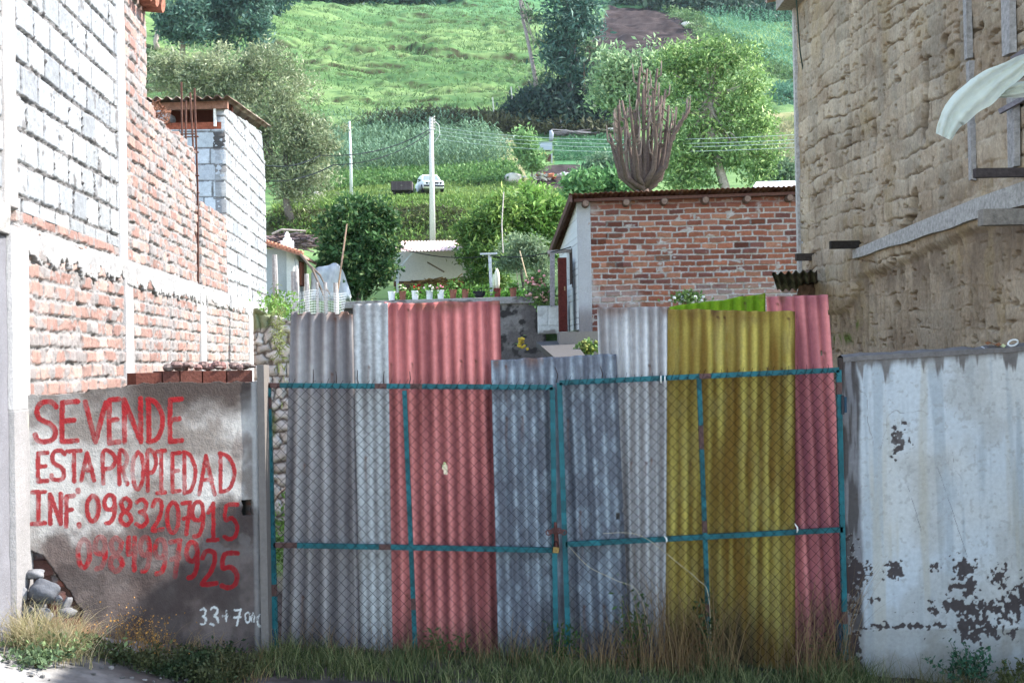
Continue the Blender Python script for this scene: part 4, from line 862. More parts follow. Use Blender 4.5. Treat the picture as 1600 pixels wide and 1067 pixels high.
# pepper tree on the left
b = hit(452, 354); tree('pepper_tree', 'large grey-green leafy tree beyond the block tower at the left', 'tree', b.y, [(300, 130, 70, 50), (360, 120, 60, 45), (430, 150, 60, 55), (470, 210, 60, 55), (490, 250, 38, 50), (400, 210, 60, 70), (440, 280, 55, 40), (330, 190, 60, 60), (480, 290, 30, 25), (270, 110, 40, 35), (505, 215, 22, 25), (420, 95, 40, 20)], [(456, 354), (449, 325), (446, 300), (450, 280)], .32, 330, 190, .50, .27, .28, [(.13, .175, .09), (.27, .31, .18), (.46, .48, .33)], 3, ntips=22, barkc=(.12, .10, .09))
# far eucalyptus group top left
DKL = [(0.042, 0.105, 0.083), (0.090, 0.173, 0.128), (0.150, 0.240, 0.195)]
for k, (lbl, bl, tr_, hb) in enumerate((
    ('dark eucalyptus crown nearest the tall brick panel at the top left', [(285, 20, 35, 30), (300, 50, 26, 20), (270, 40, 20, 24)], [(283, 105), (287, 60), (290, 20)], (283, 112)),
    ('dark rounded eucalyptus in the middle of the top-left group', [(345, 20, 28, 34), (350, 55, 20, 20), (330, 0, 22, 22)], [(340, 95), (343, 50), (345, 15)], (340, 112)),
    ('tall dark eucalyptus at the right end of the top-left group', [(395, 10, 26, 34), (392, 48, 24, 34), (400, -30, 26, 30)], [(392, 110), (394, 50), (396, 0)], (392, 118)))):
    b = hit(*hb); tree('eucalyptus_tree', lbl, 'tree', b.y, bl, tr_, .35, 110, 70, .6, .55, .3, DKL, 20 + k, group='eucalyptus trees on the far slope')
b = hit(243, 78); m = MB(); m.tube([at(246, 78, b.y), at(243, 66, b.y), at(250, 30, b.y), at(253, -30, b.y), at(256, -80, b.y)], [.32, .28, .25, .2, .12], 7, (.36, .30, .28))
r_ = empty('bare_trunk_tree', at(246, 78, b.y), 'pale slender leaning trunk rising beside the tall brick panel', 'tree'); m.build('trunk', M_BARK, r_, True)
P, Cc, T = clump_pts([(np.array(at(262, -90, b.y)), (3, 3, 3))], 30, 50, .6, DKL, RNG); leaf_mesh('crown', r_, P, .5, .3, Cc)
# eucalyptus right of centre
b = hit(890, 178); tree('eucalyptus_tree', 'tall dark blue-green eucalyptus standing above the dark thicket', 'tree', b.y, [(890, 20, 42, 34), (885, 65, 34, 30), (905, 100, 26, 24), (870, 95, 22, 26), (915, 40, 26, 30), (890, -20, 46, 36), (890, 128, 14, 22)], [(893, 182), (892, 130), (893, 80), (890, 20)], .42, 125, 80, .62, .55, .3, [(0.029, 0.085, 0.072), (0.078, 0.156, 0.124), (0.208, 0.312, 0.260)], 31, ntips=22, shell=.4, group='eucalyptus trees on the far slope', barkc=(.12, .11, .12))
b = hit(914, 182); tree('slender_tree', 'thin double stem with sparse leaves right of the tall eucalyptus', 'tree', b.y, [(930, 90, 18, 26), (940, 130, 20, 24), (945, 160, 22, 20)], [(915, 182), (914, 140), (912, 100), (918, 70)], .16, 60, 50, .5, .45, .3, [(.07, .14, .08), (.14, .22, .12), (.25, .32, .2)], 32)
b = hit(840, 172); tree('leaning_bare_tree', 'thin leaning tree with long bare trunk left of the tall eucalyptus', 'tree', b.y, [(826, 20, 12, 16), (846, 30, 12, 10), (838, 140, 10, 26), (858, 120, 10, 22), (845, 70, 10, 12), (815, -10, 16, 14)], [(840, 170), (836, 120), (826, 70), (816, 25), (809, -20)], .24, 50, 26, .45, .42, .3, [(.05, .10, .06), (.12, .19, .10), (.2, .27, .16)], 33, barkc=(.24, .21, .22), ntips=8)
# big lit tree behind the brick house
tree('leafy_tree', 'big light green tree with pale trunk behind the brick house', 'tree', 60, [(1085, 100, 55, 34), (1140, 95, 55, 36), (1170, 140, 42, 44), (1060, 140, 40, 36), (1180, 200, 36, 50), (1130, 170, 50, 50), (1075, 210, 44, 50), (1150, 250, 55, 44), (1090, 270, 50, 36), (1195, 245, 22, 40), (1050, 95, 26, 22), (1055, 255, 40, 40)], [(1136, 303), (1121, 255), (1112, 215), (1112, 178), (1108, 150)], .24, 300, 105, .27, .17, .42, [(0.093, 0.178, 0.060), (0.221, 0.357, 0.119), (0.544, 0.680, 0.289)], 41, ntips=46, extend=5.5, barkc=(.30, .26, .23), shell=.5)
tree('slope_tree', 'soft grey-green tree rising behind the bare pruned tree', 'tree', 78, [(985, 130, 44, 40), (960, 110, 34, 30), (1015, 110, 34, 34), (950, 155, 28, 22), (1000, 170, 40, 26)], [(980, 250), (978, 200), (980, 160)], .2, 190, 80, .38, .26, .4, [(0.136, 0.238, 0.119), (0.272, 0.391, 0.204), (0.476, 0.578, 0.340)], 42, extend=8)
# pruned bare candelabra tree
r_ = empty('pruned_tree', at(1005, 330, 45), 'leafless pruned tree with many upright grey-brown stubs behind the brick house', 'tree')
m = MB(); rs = np.random.RandomState(9); BK = (.095, .068, .058)
s0 = at(1006, 380, 45); cr_ = at(1004, 296, 45); m.tube([Vector((s0.x, 45, 4.2)), s0, cr_], [.28, .24, .20], 10, BK)
MAIN = [(972, 250, 966, 165), (985, 240, 972, 158), (960, 240, 953, 210), (990, 230, 1000, 105), (1005, 225, 1011, 108), (1018, 225, 1027, 108), (1030, 240, 1040, 140), (1040, 250, 1052, 178), (1030, 262, 1062, 190), (1050, 215, 1078, 168), (998, 215, 990, 175), (1012, 235, 1016, 150), (980, 262, 976, 175), (1022, 250, 1034, 150), (1038, 235, 1045, 165), (965, 235, 972, 200), (995, 250, 985, 168), (1008, 250, 1005, 140), (1026, 225, 1020, 142)]
for i, (mx_, my_, tx, ty) in enumerate(MAIN):
    dd = rs.uniform(-1.1, 1.1); a = cr_ + Vector((rs.uniform(-.08, .08), dd * .2, rs.uniform(-.15, .1))); bq = at(mx_, my_, 45 + dd * .8); t = at(tx, ty, 45 + dd * 1.4)
    k1 = a.lerp(bq, .5) + Vector(((bq.x - a.x) * .28, 0, -.12)); m.tube([a, k1, bq, bq.lerp(t, .5) + Vector((rs.uniform(-.03, .03), 0, 0)), t], [.115, .085, .062, .05, .04], 7, tuple(np.array(BK) * rs.uniform(.75, 1.3)))
    for _ in range(6):
        u = rs.uniform(.05, .95); p = bq.lerp(t, u); sx = rs.choice([-1, 1]); h = rs.uniform(.25, .8); m.tube([p, p + Vector((sx * .14, rs.uniform(-.1, .1), .10)), p + Vector((sx * .18, rs.uniform(-.1, .1), h))], [.035, .03, .018], 5, (.17, .13, .11))
m.build('branches', M_BARK, r_, True)
# fruit tree, willow-leaved bush etc. on the terrace
q = at(560, 466, 30.5)
tree('fruit_tree', 'dense round dark green fruit tree on the terrace behind the wall', 'tree', 30.5, [(560, 385, 52, 60), (575, 350, 40, 38), (535, 375, 36, 50), (590, 400, 34, 48), (565, 435, 44, 26), (530, 420, 26, 34), (590, 340, 28, 26), (548, 330, 28, 24)], [(560, 470), (562, 440), (560, 410)], .07, 380, 70, .10, .105, .5, [(0.029, 0.072, 0.026), (0.065, 0.143, 0.046), (0.208, 0.286, 0.104)], 51, ntips=12, shell=.55, barkc=(.2, .16, .13), extend=3.1)
m = MB(); m.tube([at(527, 458, 29.6), at(534, 410, 29.6), at(542, 350, 29.7)], [.022, .02, .014], 6, (.36, .24, .17)); tag(m.build('wooden_prop', M_WOOD), 'thin brown pole leaning in front of the dark round fruit tree', 'pole')
tree('bamboo_bush', 'yellow-green bushy shrub left of the pots behind the white canopy edge', 'shrub', 31, [(760, 345, 30, 34), (745, 380, 28, 34), (770, 395, 32, 36), (760, 430, 34, 24), (735, 360, 18, 22), (790, 325, 24, 18)], [(765, 466), (764, 440), (760, 400)], .05, 230, 62, .11, .13, .28, [(0.065, 0.143, 0.039), (0.156, 0.260, 0.058), (0.312, 0.416, 0.117)], 52, shell=.6, up=-.3, ntips=10, extend=3.2)
tree('broadleaf_bush', 'bright green bushy tree over the cross post on the terrace', 'tree', 32, [(830, 325, 42, 30), (800, 330, 34, 26), (850, 350, 34, 30), (815, 360, 40, 30), (868, 335, 22, 22), (845, 385, 32, 26)], [(822, 466), (815, 430), (812, 390)], .05, 300, 66, .12, .13, .42, [(0.081, 0.176, 0.041), (0.176, 0.324, 0.068), (0.378, 0.513, 0.162)], 53, shell=.6, ntips=10, extend=3.2)
tree('olive_bush', 'grey-green fine-leaved bush between the cross post and the brick house', 'shrub', 29.5, [(815, 390, 32, 24), (840, 400, 28, 24), (800, 410, 22, 20), (850, 425, 16, 16)], [(812, 462), (809, 440), (806, 415)], .018, 150, 60, .08, .075, .3, [(0.130, 0.195, 0.104), (0.221, 0.299, 0.169), (0.338, 0.416, 0.260)], 54, barkc=(.42, .35, .27), shell=.5, extend=3.2, ntips=8)
b = hit(838, 288); tree('young_tree', 'small round young tree left of the blue-grey shed on the slope', 'tree', b.y, [(822, 232, 15, 22), (828, 250, 16, 18), (818, 215, 9, 10), (836, 258, 14, 14)], [(832, 288), (831, 265), (828, 240)], .07, 110, 60, .30, .26, .42, [(0.104, 0.221, 0.078), (0.195, 0.338, 0.130), (0.312, 0.468, 0.208)], 55)
tree('garden_shrub', 'bright broad-leaved shrub rising behind the left end of the brick house roof', 'shrub', 48, [(930, 288, 32, 18), (955, 292, 26, 18), (905, 290, 20, 14), (975, 300, 14, 12)], [(930, 330), (932, 305), (934, 290)], .06, 150, 56, .16, .2, .45, [(0.065, 0.169, 0.065), (0.156, 0.312, 0.117), (0.312, 0.494, 0.208)], 56, extend=4.5)
tree('garden_shrub', 'soft bluish shrub just above the bright broad-leaved one', 'shrub', 62, [(945, 262, 26, 14), (965, 272, 20, 14), (925, 272, 18, 12)], [(945, 320), (946, 290), (947, 270)], .06, 110, 56, .24, .24, .3, [(.08, .15, .09), (.14, .23, .14), (.2, .3, .18)], 57, extend=5)
tree('garden_shrub', 'rounded grey-green shrub above the pale tin roof at the right', 'shrub', 84, [(1210, 264, 24, 14), (1225, 274, 20, 12), (1195, 270, 14, 10)], [(1212, 300), (1211, 285), (1210, 270)], .08, 90, 56, .3, .3, .35, [(.07, .13, .07), (.13, .2, .12), (.2, .28, .17)], 58)
# thicket, far woods and crops: uncountable plants
def scatter_poly(pts_px, n, rs):
    f = np.array(field(pts_px)); x0, y0 = f.min(0); x1, y1 = f.max(0); out = []
    while sum(map(len, out)) < n:
        q = np.stack([rs.uniform(x0, x1, n * 2), rs.uniform(y0, y1, n * 2)], 1); q = q[poly_mask(q[:, 0], q[:, 1], [tuple(k) for k in f])]; out.append(q)
        if len(q) == 0: break
    q = np.concatenate(out)[:n]; return q
def cover(name, lbl, cat, pts, n, h, spread, per, L, W_, cols, seed, up=.4):
    rs = np.random.RandomState(seed); q = scatter_poly(pts, n, rs); z = zg(q[:, 0], q[:, 1]); hh = h * (.4 + .8 * rs.rand(len(q))) * (.5 + fbm(q[:, 0] * .25, q[:, 1] * .25, seed))
    P = np.repeat(np.stack([q[:, 0], q[:, 1], z], 1), per, 0); N = len(P); r = rs.rand(N); P[:, 2] += np.repeat(hh, per) * r; P[:, :2] += rs.normal(size=(N, 2)) * spread * (1 - .4 * r[:, None])
    t = np.repeat(rs.rand(len(q)), per)[:, None]; c_ = np.array(cols[0]) * (1 - t) + np.array(cols[1]) * t; c_ = c_ * (1 + .4 * (rs.rand(N, 1) - .5))
    o = leaf_mesh(name, None, P, L, W_, c_, None, up, rs); return tag(o, lbl, cat, kind='stuff')
cover('thicket', 'dark blue-green thicket under the tall eucalyptus on the slope', 'thicket', [(800, 196), (800, 176), (860, 160), (985, 165), (985, 205), (880, 205)], 480, 2.3, .8, 34, .6, .45, [(.018, .04, .038), (.045, .08, .06)], 60)
cover('dry_bank_scrub', 'brownish scrub along the dark bank above the small corn field', 'scrub', [(560, 196), (640, 190), (700, 186), (780, 192), (860, 205), (960, 205), (960, 212), (800, 212), (700, 200)], 500, .9, .5, 16, .5, .35, [(.05, .055, .035), (.12, .13, .07)], 61)
cover('far_woods', 'dark band of far woods along the top of the slope', 'woods', [(420, -2), (780, -2), (780, -40), (420, -40)], 900, 4.5, 1.2, 26, 1.2, .5, [(.022, .07, .055), (.04, .10, .07)], 62)
cover('far_woods', 'dark far-off trees above the upper corn field at the top right', 'woods', [(960, 10), (1260, 34), (1330, 40), (1330, 0), (1000, -14)], 800, 4.5, 1.2, 26, 1.1, .5, [(.03, .07, .055), (.07, .12, .085)], 63)
cover('far_woods', 'dark hedge corner at the top left of the pasture', 'woods', [(405, 20), (405, -20), (450, -20), (440, 12), (425, 28)], 200, 3.5, 1.0, 26, 1.0, .5, [(.02, .06, .05), (.035, .08, .055)], 64)
cover('potato_field', 'leafy low green crop between the car and the corn', 'crop', [(500, 303), (530, 276), (620, 272), (800, 262), (812, 286), (740, 292), (600, 292)], 2600, .55, .25, 12, .24, .55, [(.06, .14, .04), (.14, .25, .08)], 65)
cover('field_hedge', 'bushy green hedge running between the two upper right fields', 'hedge', [(1035, 20), (1060, 20), (1150, 62), (1290, 150), (1290, 168), (1180, 108), (1110, 70)], 420, 1.3, .5, 24, .42, .45, [(.06, .13, .05), (.15, .24, .10)], 66)
cover('slope_bushes', 'mixed green bushes on the slope right of the dark thicket', 'bushes', [(940, 95), (1010, 92), (1080, 120), (1100, 180), (990, 190), (950, 150)], 420, 1.6, .7, 28, .45, .4, [(.07, .14, .08), (.16, .24, .13)], 67)
cover('crop_rows', 'rows of small bluish crops below the hedge at the upper right', 'crop', [(1200, 150), (1300, 175), (1300, 160), (1240, 128)], 500, .6, .3, 14, .35, .5, [(.06, .15, .10), (.10, .22, .14)], 68)
cover('green_patch', 'bright green low crop patch left of the bare pruned tree', 'crop', [(868, 252), (870, 222), (925, 214), (990, 218), (1000, 252)], 1500, .3, .2, 10, .2, .5, [(.055, .15, .075), (.09, .20, .10)], 69)
cover('dry_grass', 'pale dry grass on the bank right of the big leafy tree', 'grass', [(1190, 190), (1290, 180), (1290, 285), (1200, 265)], 900, .5, .3, 12, .3, .2, [(.17, .19, .10), (.28, .28, .17)], 70, 1.2)
cover('terrace_grass', 'rough green grass and weeds on the terraces around the parked car', 'grass', [(430, 374), (430, 324), (600, 316), (760, 316), (880, 312), (900, 372)], 3800, .35, .22, 9, .26, .3, [(.09, .18, .04), (.2, .3, .08)], 71, 1.0)
cover('short_grass', 'short trampled grass around the parked car and trailer', 'grass', [(440, 316), (500, 300), (610, 292), (800, 288), (880, 300), (880, 318), (600, 320)], 3200, .16, .25, 7, .2, .25, [(.11, .2, .05), (.22, .3, .09)], 74, 1.2)
cover('bank_scrub', 'dark overhanging weeds on the earth bank behind the canopy', 'scrub', [(425, 366), (425, 338), (640, 336), (800, 340), (800, 366)], 900, .55, .25, 14, .28, .3, [(.035, .04, .018), (.09, .11, .035)], 72, -.4)
cover('pasture_tufts', 'longer grass tufts roughening the steep green pasture', 'grass', [(400, 186), (395, 20), (640, 4), (830, 6), (860, 150), (770, 182), (640, 188)], 4200, .22, .5, 5, .45, .2, [(.06, .12, .042), (.125, .20, .075)], 73, 1.2)
def corn(name, lbl, pts, dx, dy, h, seed, cols, nl=9):
    rs = np.random.RandomState(seed); f = field(pts); fa = np.array(f); gx, gy = np.meshgrid(np.arange(fa[:, 0].min(), fa[:, 0].max(), dx), np.arange(fa[:, 1].min(), fa[:, 1].max(), dy)); g = np.stack([gx.ravel(), gy.ravel()], 1) + rs.normal(size=(gx.size, 2)) * .09; g = g[poly_mask(g[:, 0], g[:, 1], f)]
    z = zg(g[:, 0], g[:, 1]); N = len(g) * nl; B = np.repeat(np.stack([g[:, 0], g[:, 1], z], 1), nl, 0); H = np.repeat(h * (.8 + .35 * rs.rand(len(g))), nl); fr = np.tile(np.linspace(.1, .92, nl), len(g)); a = rs.rand(N) * 6.28; D = np.stack([np.cos(a), np.sin(a), np.zeros(N)], 1); S_ = np.stack([-np.sin(a), np.cos(a), np.zeros(N)], 1) * .055 * (h / 2)
    L = (.45 + .3 * rs.rand(N)) * h / 2.2; p0 = B.copy(); p0[:, 2] += H * fr; p1 = p0 + D * (L * .55)[:, None]; p1[:, 2] += L * .45; p2 = p0 + D * (L * 1.1)[:, None]; p2[:, 2] += L * (.45 - .8 * rs.rand(N))
    V = np.stack([p0 - S_ * .6, p0 + S_ * .6, p1 + S_, p1 - S_, p2], 1).reshape(-1, 3); b5 = np.arange(N) * 5
    Q = np.concatenate([np.stack([b5, b5 + 1, b5 + 2, b5 + 3], 1), np.stack([b5 + 3, b5 + 2, b5 + 4, b5 + 4], 1)]); Q[N:, 3] = Q[N:, 2]
    t = np.repeat(rs.rand(len(g)), nl)[:, None]; c_ = (np.array(cols[0]) * (1 - t) + np.array(cols[1]) * t) * (1 + .3 * (rs.rand(N, 1) - .5)); F3 = [tuple(r) for r in Q[:N].tolist()] + [tuple(r[:3]) for r in Q[N:].tolist()]
    return tag(mesh_obj(name, V, F3, M_LEAF, None, np.repeat(c_, 5, 0)), lbl, 'corn', kind='stuff')
corn('corn_field', 'dense field of tall bluish-green corn behind the parked car', [(495, 272), (505, 210), (560, 204), (720, 206), (758, 218), (785, 240), (800, 262), (700, 268), (560, 276)], .42, .85, 2.1, 80, [(.085, .16, .09), (.17, .27, .17)])
corn('upper_corn_field', 'pale blue-green corn field near the top right corner', [(1090, 32), (1170, 30), (1300, 45), (1300, 158), (1200, 112)], .9, 1.3, 2.2, 81, [(.07, .19, .12), (.13, .28, .18)], 6)
# ---------------------------------------------------------------- terrace things
pots = [(612, 'white', 'left end of the row, empty', None), (629, 'brown', 'with cream flowers, second from the left', (.75, .72, .5)), (648.5, 'white', 'with one red bloom', (.65, .05, .05)), (671, 'pale', 'with small white flowers', (.7, .6, .6)), (688.5, 'white', 'with a pink geranium', (.75, .2, .3)), (708, 'brown', 'with upright green shoots', None), (727, 'brown', 'with rounded green herb', None), (749, 'bowl', '', None), (777, 'cactus', '', None), (802, 'brown', 'last on the right', None), (834, 'bowl2', '', (.75, .3, .35))]
for k, (px, kind_, what, fc) in enumerate(pots):
    d = 27.12; b = at(px, 462.5 - (px - 612) * .012, d); b.z = RA.z + .012 * (b.x - RA.x) + .03; rs = np.random.RandomState(90 + k)
    c_ = {'white': (.75, .76, .76), 'brown': (.24, .10, .07), 'pale': (.62, .66, .64), 'bowl': (.03, .03, .035), 'cactus': (.15, .04, .035), 'bowl2': (.10, .09, .09)}[kind_]
    lbl = {'bowl': 'black bowl pot with trailing green leaves on the terrace wall', 'cactus': 'dark red pot with a tall pale cactus on the terrace wall', 'bowl2': 'dark round hanging pot of pink flowers near the porch post'}.get(kind_, f'{kind_} cylindrical flower pot {what}, on the terrace wall')
    r_ = empty('flower_pot', tuple(b), lbl, 'flower pot', 'flower pots along the terrace wall'); m = MB()
    if kind_ in ('bowl', 'bowl2'): m.lathe(b, [(.05, 0), (.10, .04), (.125, .11), (.13, .13), (.10, .13), (.0, .11)], 14, c_)
    else: m.lathe(b, [(.055, 0), (.066, .15), (.072, .155), (.072, .175), (.058, .175), (.05, .15), (0, .15)], 14, c_)
    m.build('pot', M_GEN, r_, False)
    if what.endswith('empty'): continue
    hgt = .16
    if kind_ == 'cactus':
        m = MB(); m.lathe(b + Vector((0, 0, .15)), [(.03, 0), (.05, .1), (.055, .22), (.045, .33), (.015, .4), (0, .41)], 9, (.62, .60, .48)); m.lathe(b + Vector((-.06, 0, .15)), [(.02, 0), (.03, .15), (.02, .28), (0, .3)], 8, (.55, .6, .42)); m.build('cactus', M_GEN, r_, True); continue
    P = np.array(b + Vector((0, 0, .2))) + rs.normal(size=(70, 3)) * [.05, .05, .04]
    if kind_ == 'bowl': P = np.array(b + Vector((0, 0, .16))) + rs.normal(size=(150, 3)) * [.11, .08, .05]
    if kind_ == 'brown' and 'shoots' in what: P[:, 2] += rs.rand(70) * .1
    leaf_mesh('plant', r_, P, .06, .6, np.array([.09, .19, .04]) * (.6 + .9 * rs.rand(len(P), 1)), None, .4, rs)
    if fc:
        m = MB()
        for _ in range(6 if 'one' not in what else 3): m.stone(b + Vector((rs.normal() * .045, rs.normal() * .03 - .02, .235 + rs.normal() * .02)), (.022, .022, .018), fc, k, 4)
        m.build('blossoms', M_GEN, r_)
rs = np.random.RandomState(120)
P = np.array([RA.x + .9, 27.45, RA.z]) + np.stack([rs.rand(2600) * 2.7, rs.rand(2600) * .5, rs.rand(2600) ** 2 * .22], 1)
tag(leaf_mesh('terrace_weeds', None, P, .07, .6, np.array([.10, .24, .04]) * (.5 + rs.rand(2600, 1)), None, .5, rs), 'low bright green weeds growing behind the row of pots', 'weeds', kind='stuff')
def flower_bush(px, py, rx, ry, d, lbl, fc, seed, n=800):
    rs = np.random.RandomState(seed); c0 = np.array(at(px, py, d)); s = d / F; r_ = empty('flowering_plant', tuple(c0), lbl, 'plant')
    P = c0 + rs.normal(size=(n, 3)) * [rx * s * .5, rx * s * .4, ry * s * .5]; leaf_mesh('leaves', r_, P, .07, .55, np.array([.12, .2, .06]) * (.5 + rs.rand(n, 1)), None, .4, rs)
    m = MB()
    for _ in range(26): m.stone(c0 + rs.normal(size=3) * [rx * s * .5, rx * s * .3, ry * s * .45] - [0, .06, 0], (.03, .03, .024), tuple(np.array(fc) * rs.uniform(.8, 1.1)), seed, 4)
    m.build('blossoms', M_GEN, r_)
flower_bush(848, 462, 22, 16, 25.55, 'pink and cream flowering plant spilling over the low white block wall', (.72, .42, .38), 130)
flower_bush(838, 440, 14, 12, 26.4, 'reddish-pink flowering plant left of the porch post', (.8, .35, .35), 131, 400)
flower_bush(918, 544, 12, 9, 21.5, 'small yellow-green weed clump beside the concrete slab', (.2, .22, .06), 132, 400)
flower_bush(1075, 466, 22, 8, 23.4, 'low white-flowered weeds at the foot of the brick house wall', (.6, .62, .6), 133, 500)
flower_bush(815, 535, 6, 16, 24, 'yellow-flowered stalk before the dark retaining wall', (.4, .28, .04), 134, 14)
# cross post and wire
m = MB(); m.bar(at(765, 396, 27.6), at(768, 462, 27.6), .06, .06, (.52, .53, .55)); m.bar(at(750, 397, 27.55), at(777, 396, 27.55), .05, .035, (.5, .5, .5)); tag(m.build('cross_post', M_WOOD), 'white wooden T-shaped post standing between the pots', 'post')
m = MB(); m.tube([at(787, 300, 28.5), at(784, 350, 28.5), at(786, 395, 28.5)], .012, 5, (.45, .4, .36)); tag(m.build('thin_pole', M_WOOD), 'thin pale pole rising out of the bushes above the cross post', 'pole')
m = MB(); m.tube([at(812, 392, 27.8), at(822, 430, 27.7), at(836, 462, 27.6)], [.012, .015, .012], 5, (.42, .33, .22)); tag(m.build('leaning_stick', M_WOOD), 'thin tan stick leaning beside the right pots', 'stick')
def wire(pts, r, c, lbl):
    out = []
    for a, b, sag in pts:
        a = Vector(a); b = Vector(b)
        for i in range(13):
            t = i / 12; p = a.lerp(b, t); p.z -= sag * 4 * t * (1 - t); out.append(p)
    m = MB(); m.tube(out, r, 4, c, False); return tag(m.build('cable', M_WIRE if c is None else M_GEN), lbl, 'cable')
wire([(at(614, 384, 30.2), at(765, 400, 27.6), .12), (at(765, 400, 27.6), at(892, 386, 24.2), .08)], .010, (.02, .02, .02), 'black cable sagging from the canopy over the cross post to the brick house')
wire([(at(1243, -20, 15.5), at(1250, 80, 15.7), .0), (at(1250, 80, 15.7), at(1258, 130, 16), .0)], .008, (.03, .05, .04), 'dark cable hanging down beside the corner of the adobe house')
# canopy shelter
cs = empty('canopy_shelter', at(680, 462, 31.5), 'open shelter with pale pink corrugated roof and white back wall', 'shelter')
a = at(612, 393, 31.0); b = at(741, 393, 31.0); c2 = at(628, 377, 34.0)
corr('tin_roof', cs, a, (1, 0, 0), (c2.x - a.x, 3.0, c2.z - a.z), b.x - a.x, (c2 - a).length, .076, .012, M_GEN, lambda U, V, h: mix([.52, .34, .32], [.60, .45, .43], sst(.3, .7, fbm(U * 3, V * 3, 160))), seed=0)
m = MB(); m.bar(at(621, 394, 31.1), at(621, 468, 31.1), .05, .05, (.7, .72, .72)); m.build('post', M_GEN, cs)
m = MB(); m.bar(at(624, 418, 31.15), at(644, 395, 31.15), .03, .03, (.7, .72, .72)); m.build('brace', M_GEN, cs)
m = MB(); q0 = at(610, 394, 33.4); q1 = at(760, 394, 33.4); q2 = at(760, 468, 33.4); zt, zb = q0.z + .2, q2.z - .4
zm = at(700, 438, 33.4).z; m.box(((q0.x + q1.x) / 2, 33.45, (zt + zm) / 2), (q1.x - q0.x, .08, zt - zm), (.62, .62, .57)); m.build('back_wall', M_PLASTER, cs)
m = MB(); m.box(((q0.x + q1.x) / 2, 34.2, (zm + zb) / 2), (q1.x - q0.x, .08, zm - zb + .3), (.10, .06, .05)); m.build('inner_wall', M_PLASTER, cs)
m = MB(); m.bar(at(668, 410, 33.2), at(694, 425, 33.0), .03, .03, (.16, .13, .09)); m.build('rafter', M_WOOD, cs)
rs = np.random.RandomState(161); m = MB()
for _ in range(80):
    p = at(rs.uniform(645, 722), rs.uniform(437, 451), rs.uniform(31.6, 32.6)); v = Vector((rs.normal() * .25, rs.normal() * .1, rs.normal() * .05)); m.tube([p - v, p + v * .2 + Vector((0, 0, .02)), p + v], .012, 4, tuple(np.array([.30, .19, .07]) * rs.uniform(.2, 1.2)), False)
tag(m.build('straw_heap', M_WOOD), 'tangled heap of straw and sticks stored under the canopy', 'straw heap')
m = MB(); m.stone(at(652, 448, 31.4), (.10, .10, .06), (.5, .04, .04), 3, 8); tag(m.build('red_bundle', M_CLOTH, None, True), 'small red cloth bundle lying under the canopy', 'cloth')
# white farmhouse at the left
fh = empty('farmhouse', at(450, 480, 29), 'small white plastered farmhouse with tile-edged roof and chimney at the left', 'house')
x0 = at(390, 480, 29).x; x1 = at(464, 480, 29).x
zt = at(464, 396, 29).z
def fhf(U, V):
    h, c = concrete(U, V, (.33, .335, .335), 170, .01, 2, .1); c = mix(c, [.25, .26, .25], sst(.5, .7, fbm(U * 2, V * 2, 171)) * .6); return h, c
relief('front_wall', fh, (0, 29, 0), (1, 0, 0), (0, -1, 0), x0, x1, 2.6, zt + .1, .03, .03, fhf, .2, M_PLASTER)
def fhs(U, V):
    h, c = concrete(U, V, (.52, .51, .48), 172, .01, 2, .08); return h, c  # lighter than the front wall: sunlit side put into the plaster colour
relief('side_wall', fh, (x1 + .063 * 29, 0, 0), LU, LN, 29, 31.6, 2.6, zt + .08, .03, .03, fhs, .2, M_PLASTER)
m = MB(); q = at(464, 425, 29.0); m.box((x1 - .063 * .9 + .02, 29.9, at(464, 424, 29).z), (.06, .5, .5), (.16, .06, .04)); m.build('window', M_WOOD, fh)
m = MB(); ra, rb_ = at(405, 376, 28.7), at(470, 396, 28.7); rc, rd = at(420, 370, 33), at(500, 402, 31.5)
vs_ = [ra, rb_, Vector((rb_.x + .1, 32.4, rb_.z - .1)), Vector((ra.x, 32.4, ra.z + .1))]; m.add([*vs_, *[v - Vector((0, 0, .05)) for v in vs_]], [(0, 1, 2, 3), (7, 6, 5, 4), (4, 5, 1, 0), (5, 6, 2, 1), (6, 7, 3, 2), (7, 4, 0, 3)], (.42, .22, .18)); m.build('roof', M_STONE, fh)
m = MB()
for k in range(12): p = ra.lerp(rb_, k / 11); m.tube([p + Vector((0, -.05, .02)), p + Vector((0, .2, .03))], .04, 8, (.50, .20, .13))
m.build('verge_tiles', M_STONE, fh)
m = MB(); q = at(449, 388, 29.6); m.box(q, (.24, .24, .3), (.72, .72, .74)); m.lathe(q + Vector((0, 0, .15)), [(.09, 0), (.09, .05), (.05, .08), (.06, .12), (.02, .19), (0, .2)], 10, (.7, .68, .7)); m.build('chimney', M_PLASTER, fh)
m = MB(); vs_ = []; fs_ = []
for i in range(15):
    t = i / 14; px = 486 + 62 * t; yt = 414 + 9 * math.sin(t * 7) * t + 26 * abs(2 * t - .8) ** 3
    for j in range(6): p = at(px, yt + (470 - yt) * j / 5, 29.8); vs_.append(p + Vector((0, .08 * math.sin(i * 1.1 + j), 0)))
for i in range(14):
    for j in range(5): a_ = i * 6 + j; fs_.append((a_, a_ + 6, a_ + 7, a_ + 1))
m.add(vs_, fs_, (.74, .76, .80)); o = m.build('white_tarpaulin', M_CLOTH, None, True); o.modifiers.new('t', 'SOLIDIFY').thickness = .02; tag(o, 'white arched tarpaulin hung between the farmhouse and the dark fruit tree', 'tarpaulin')
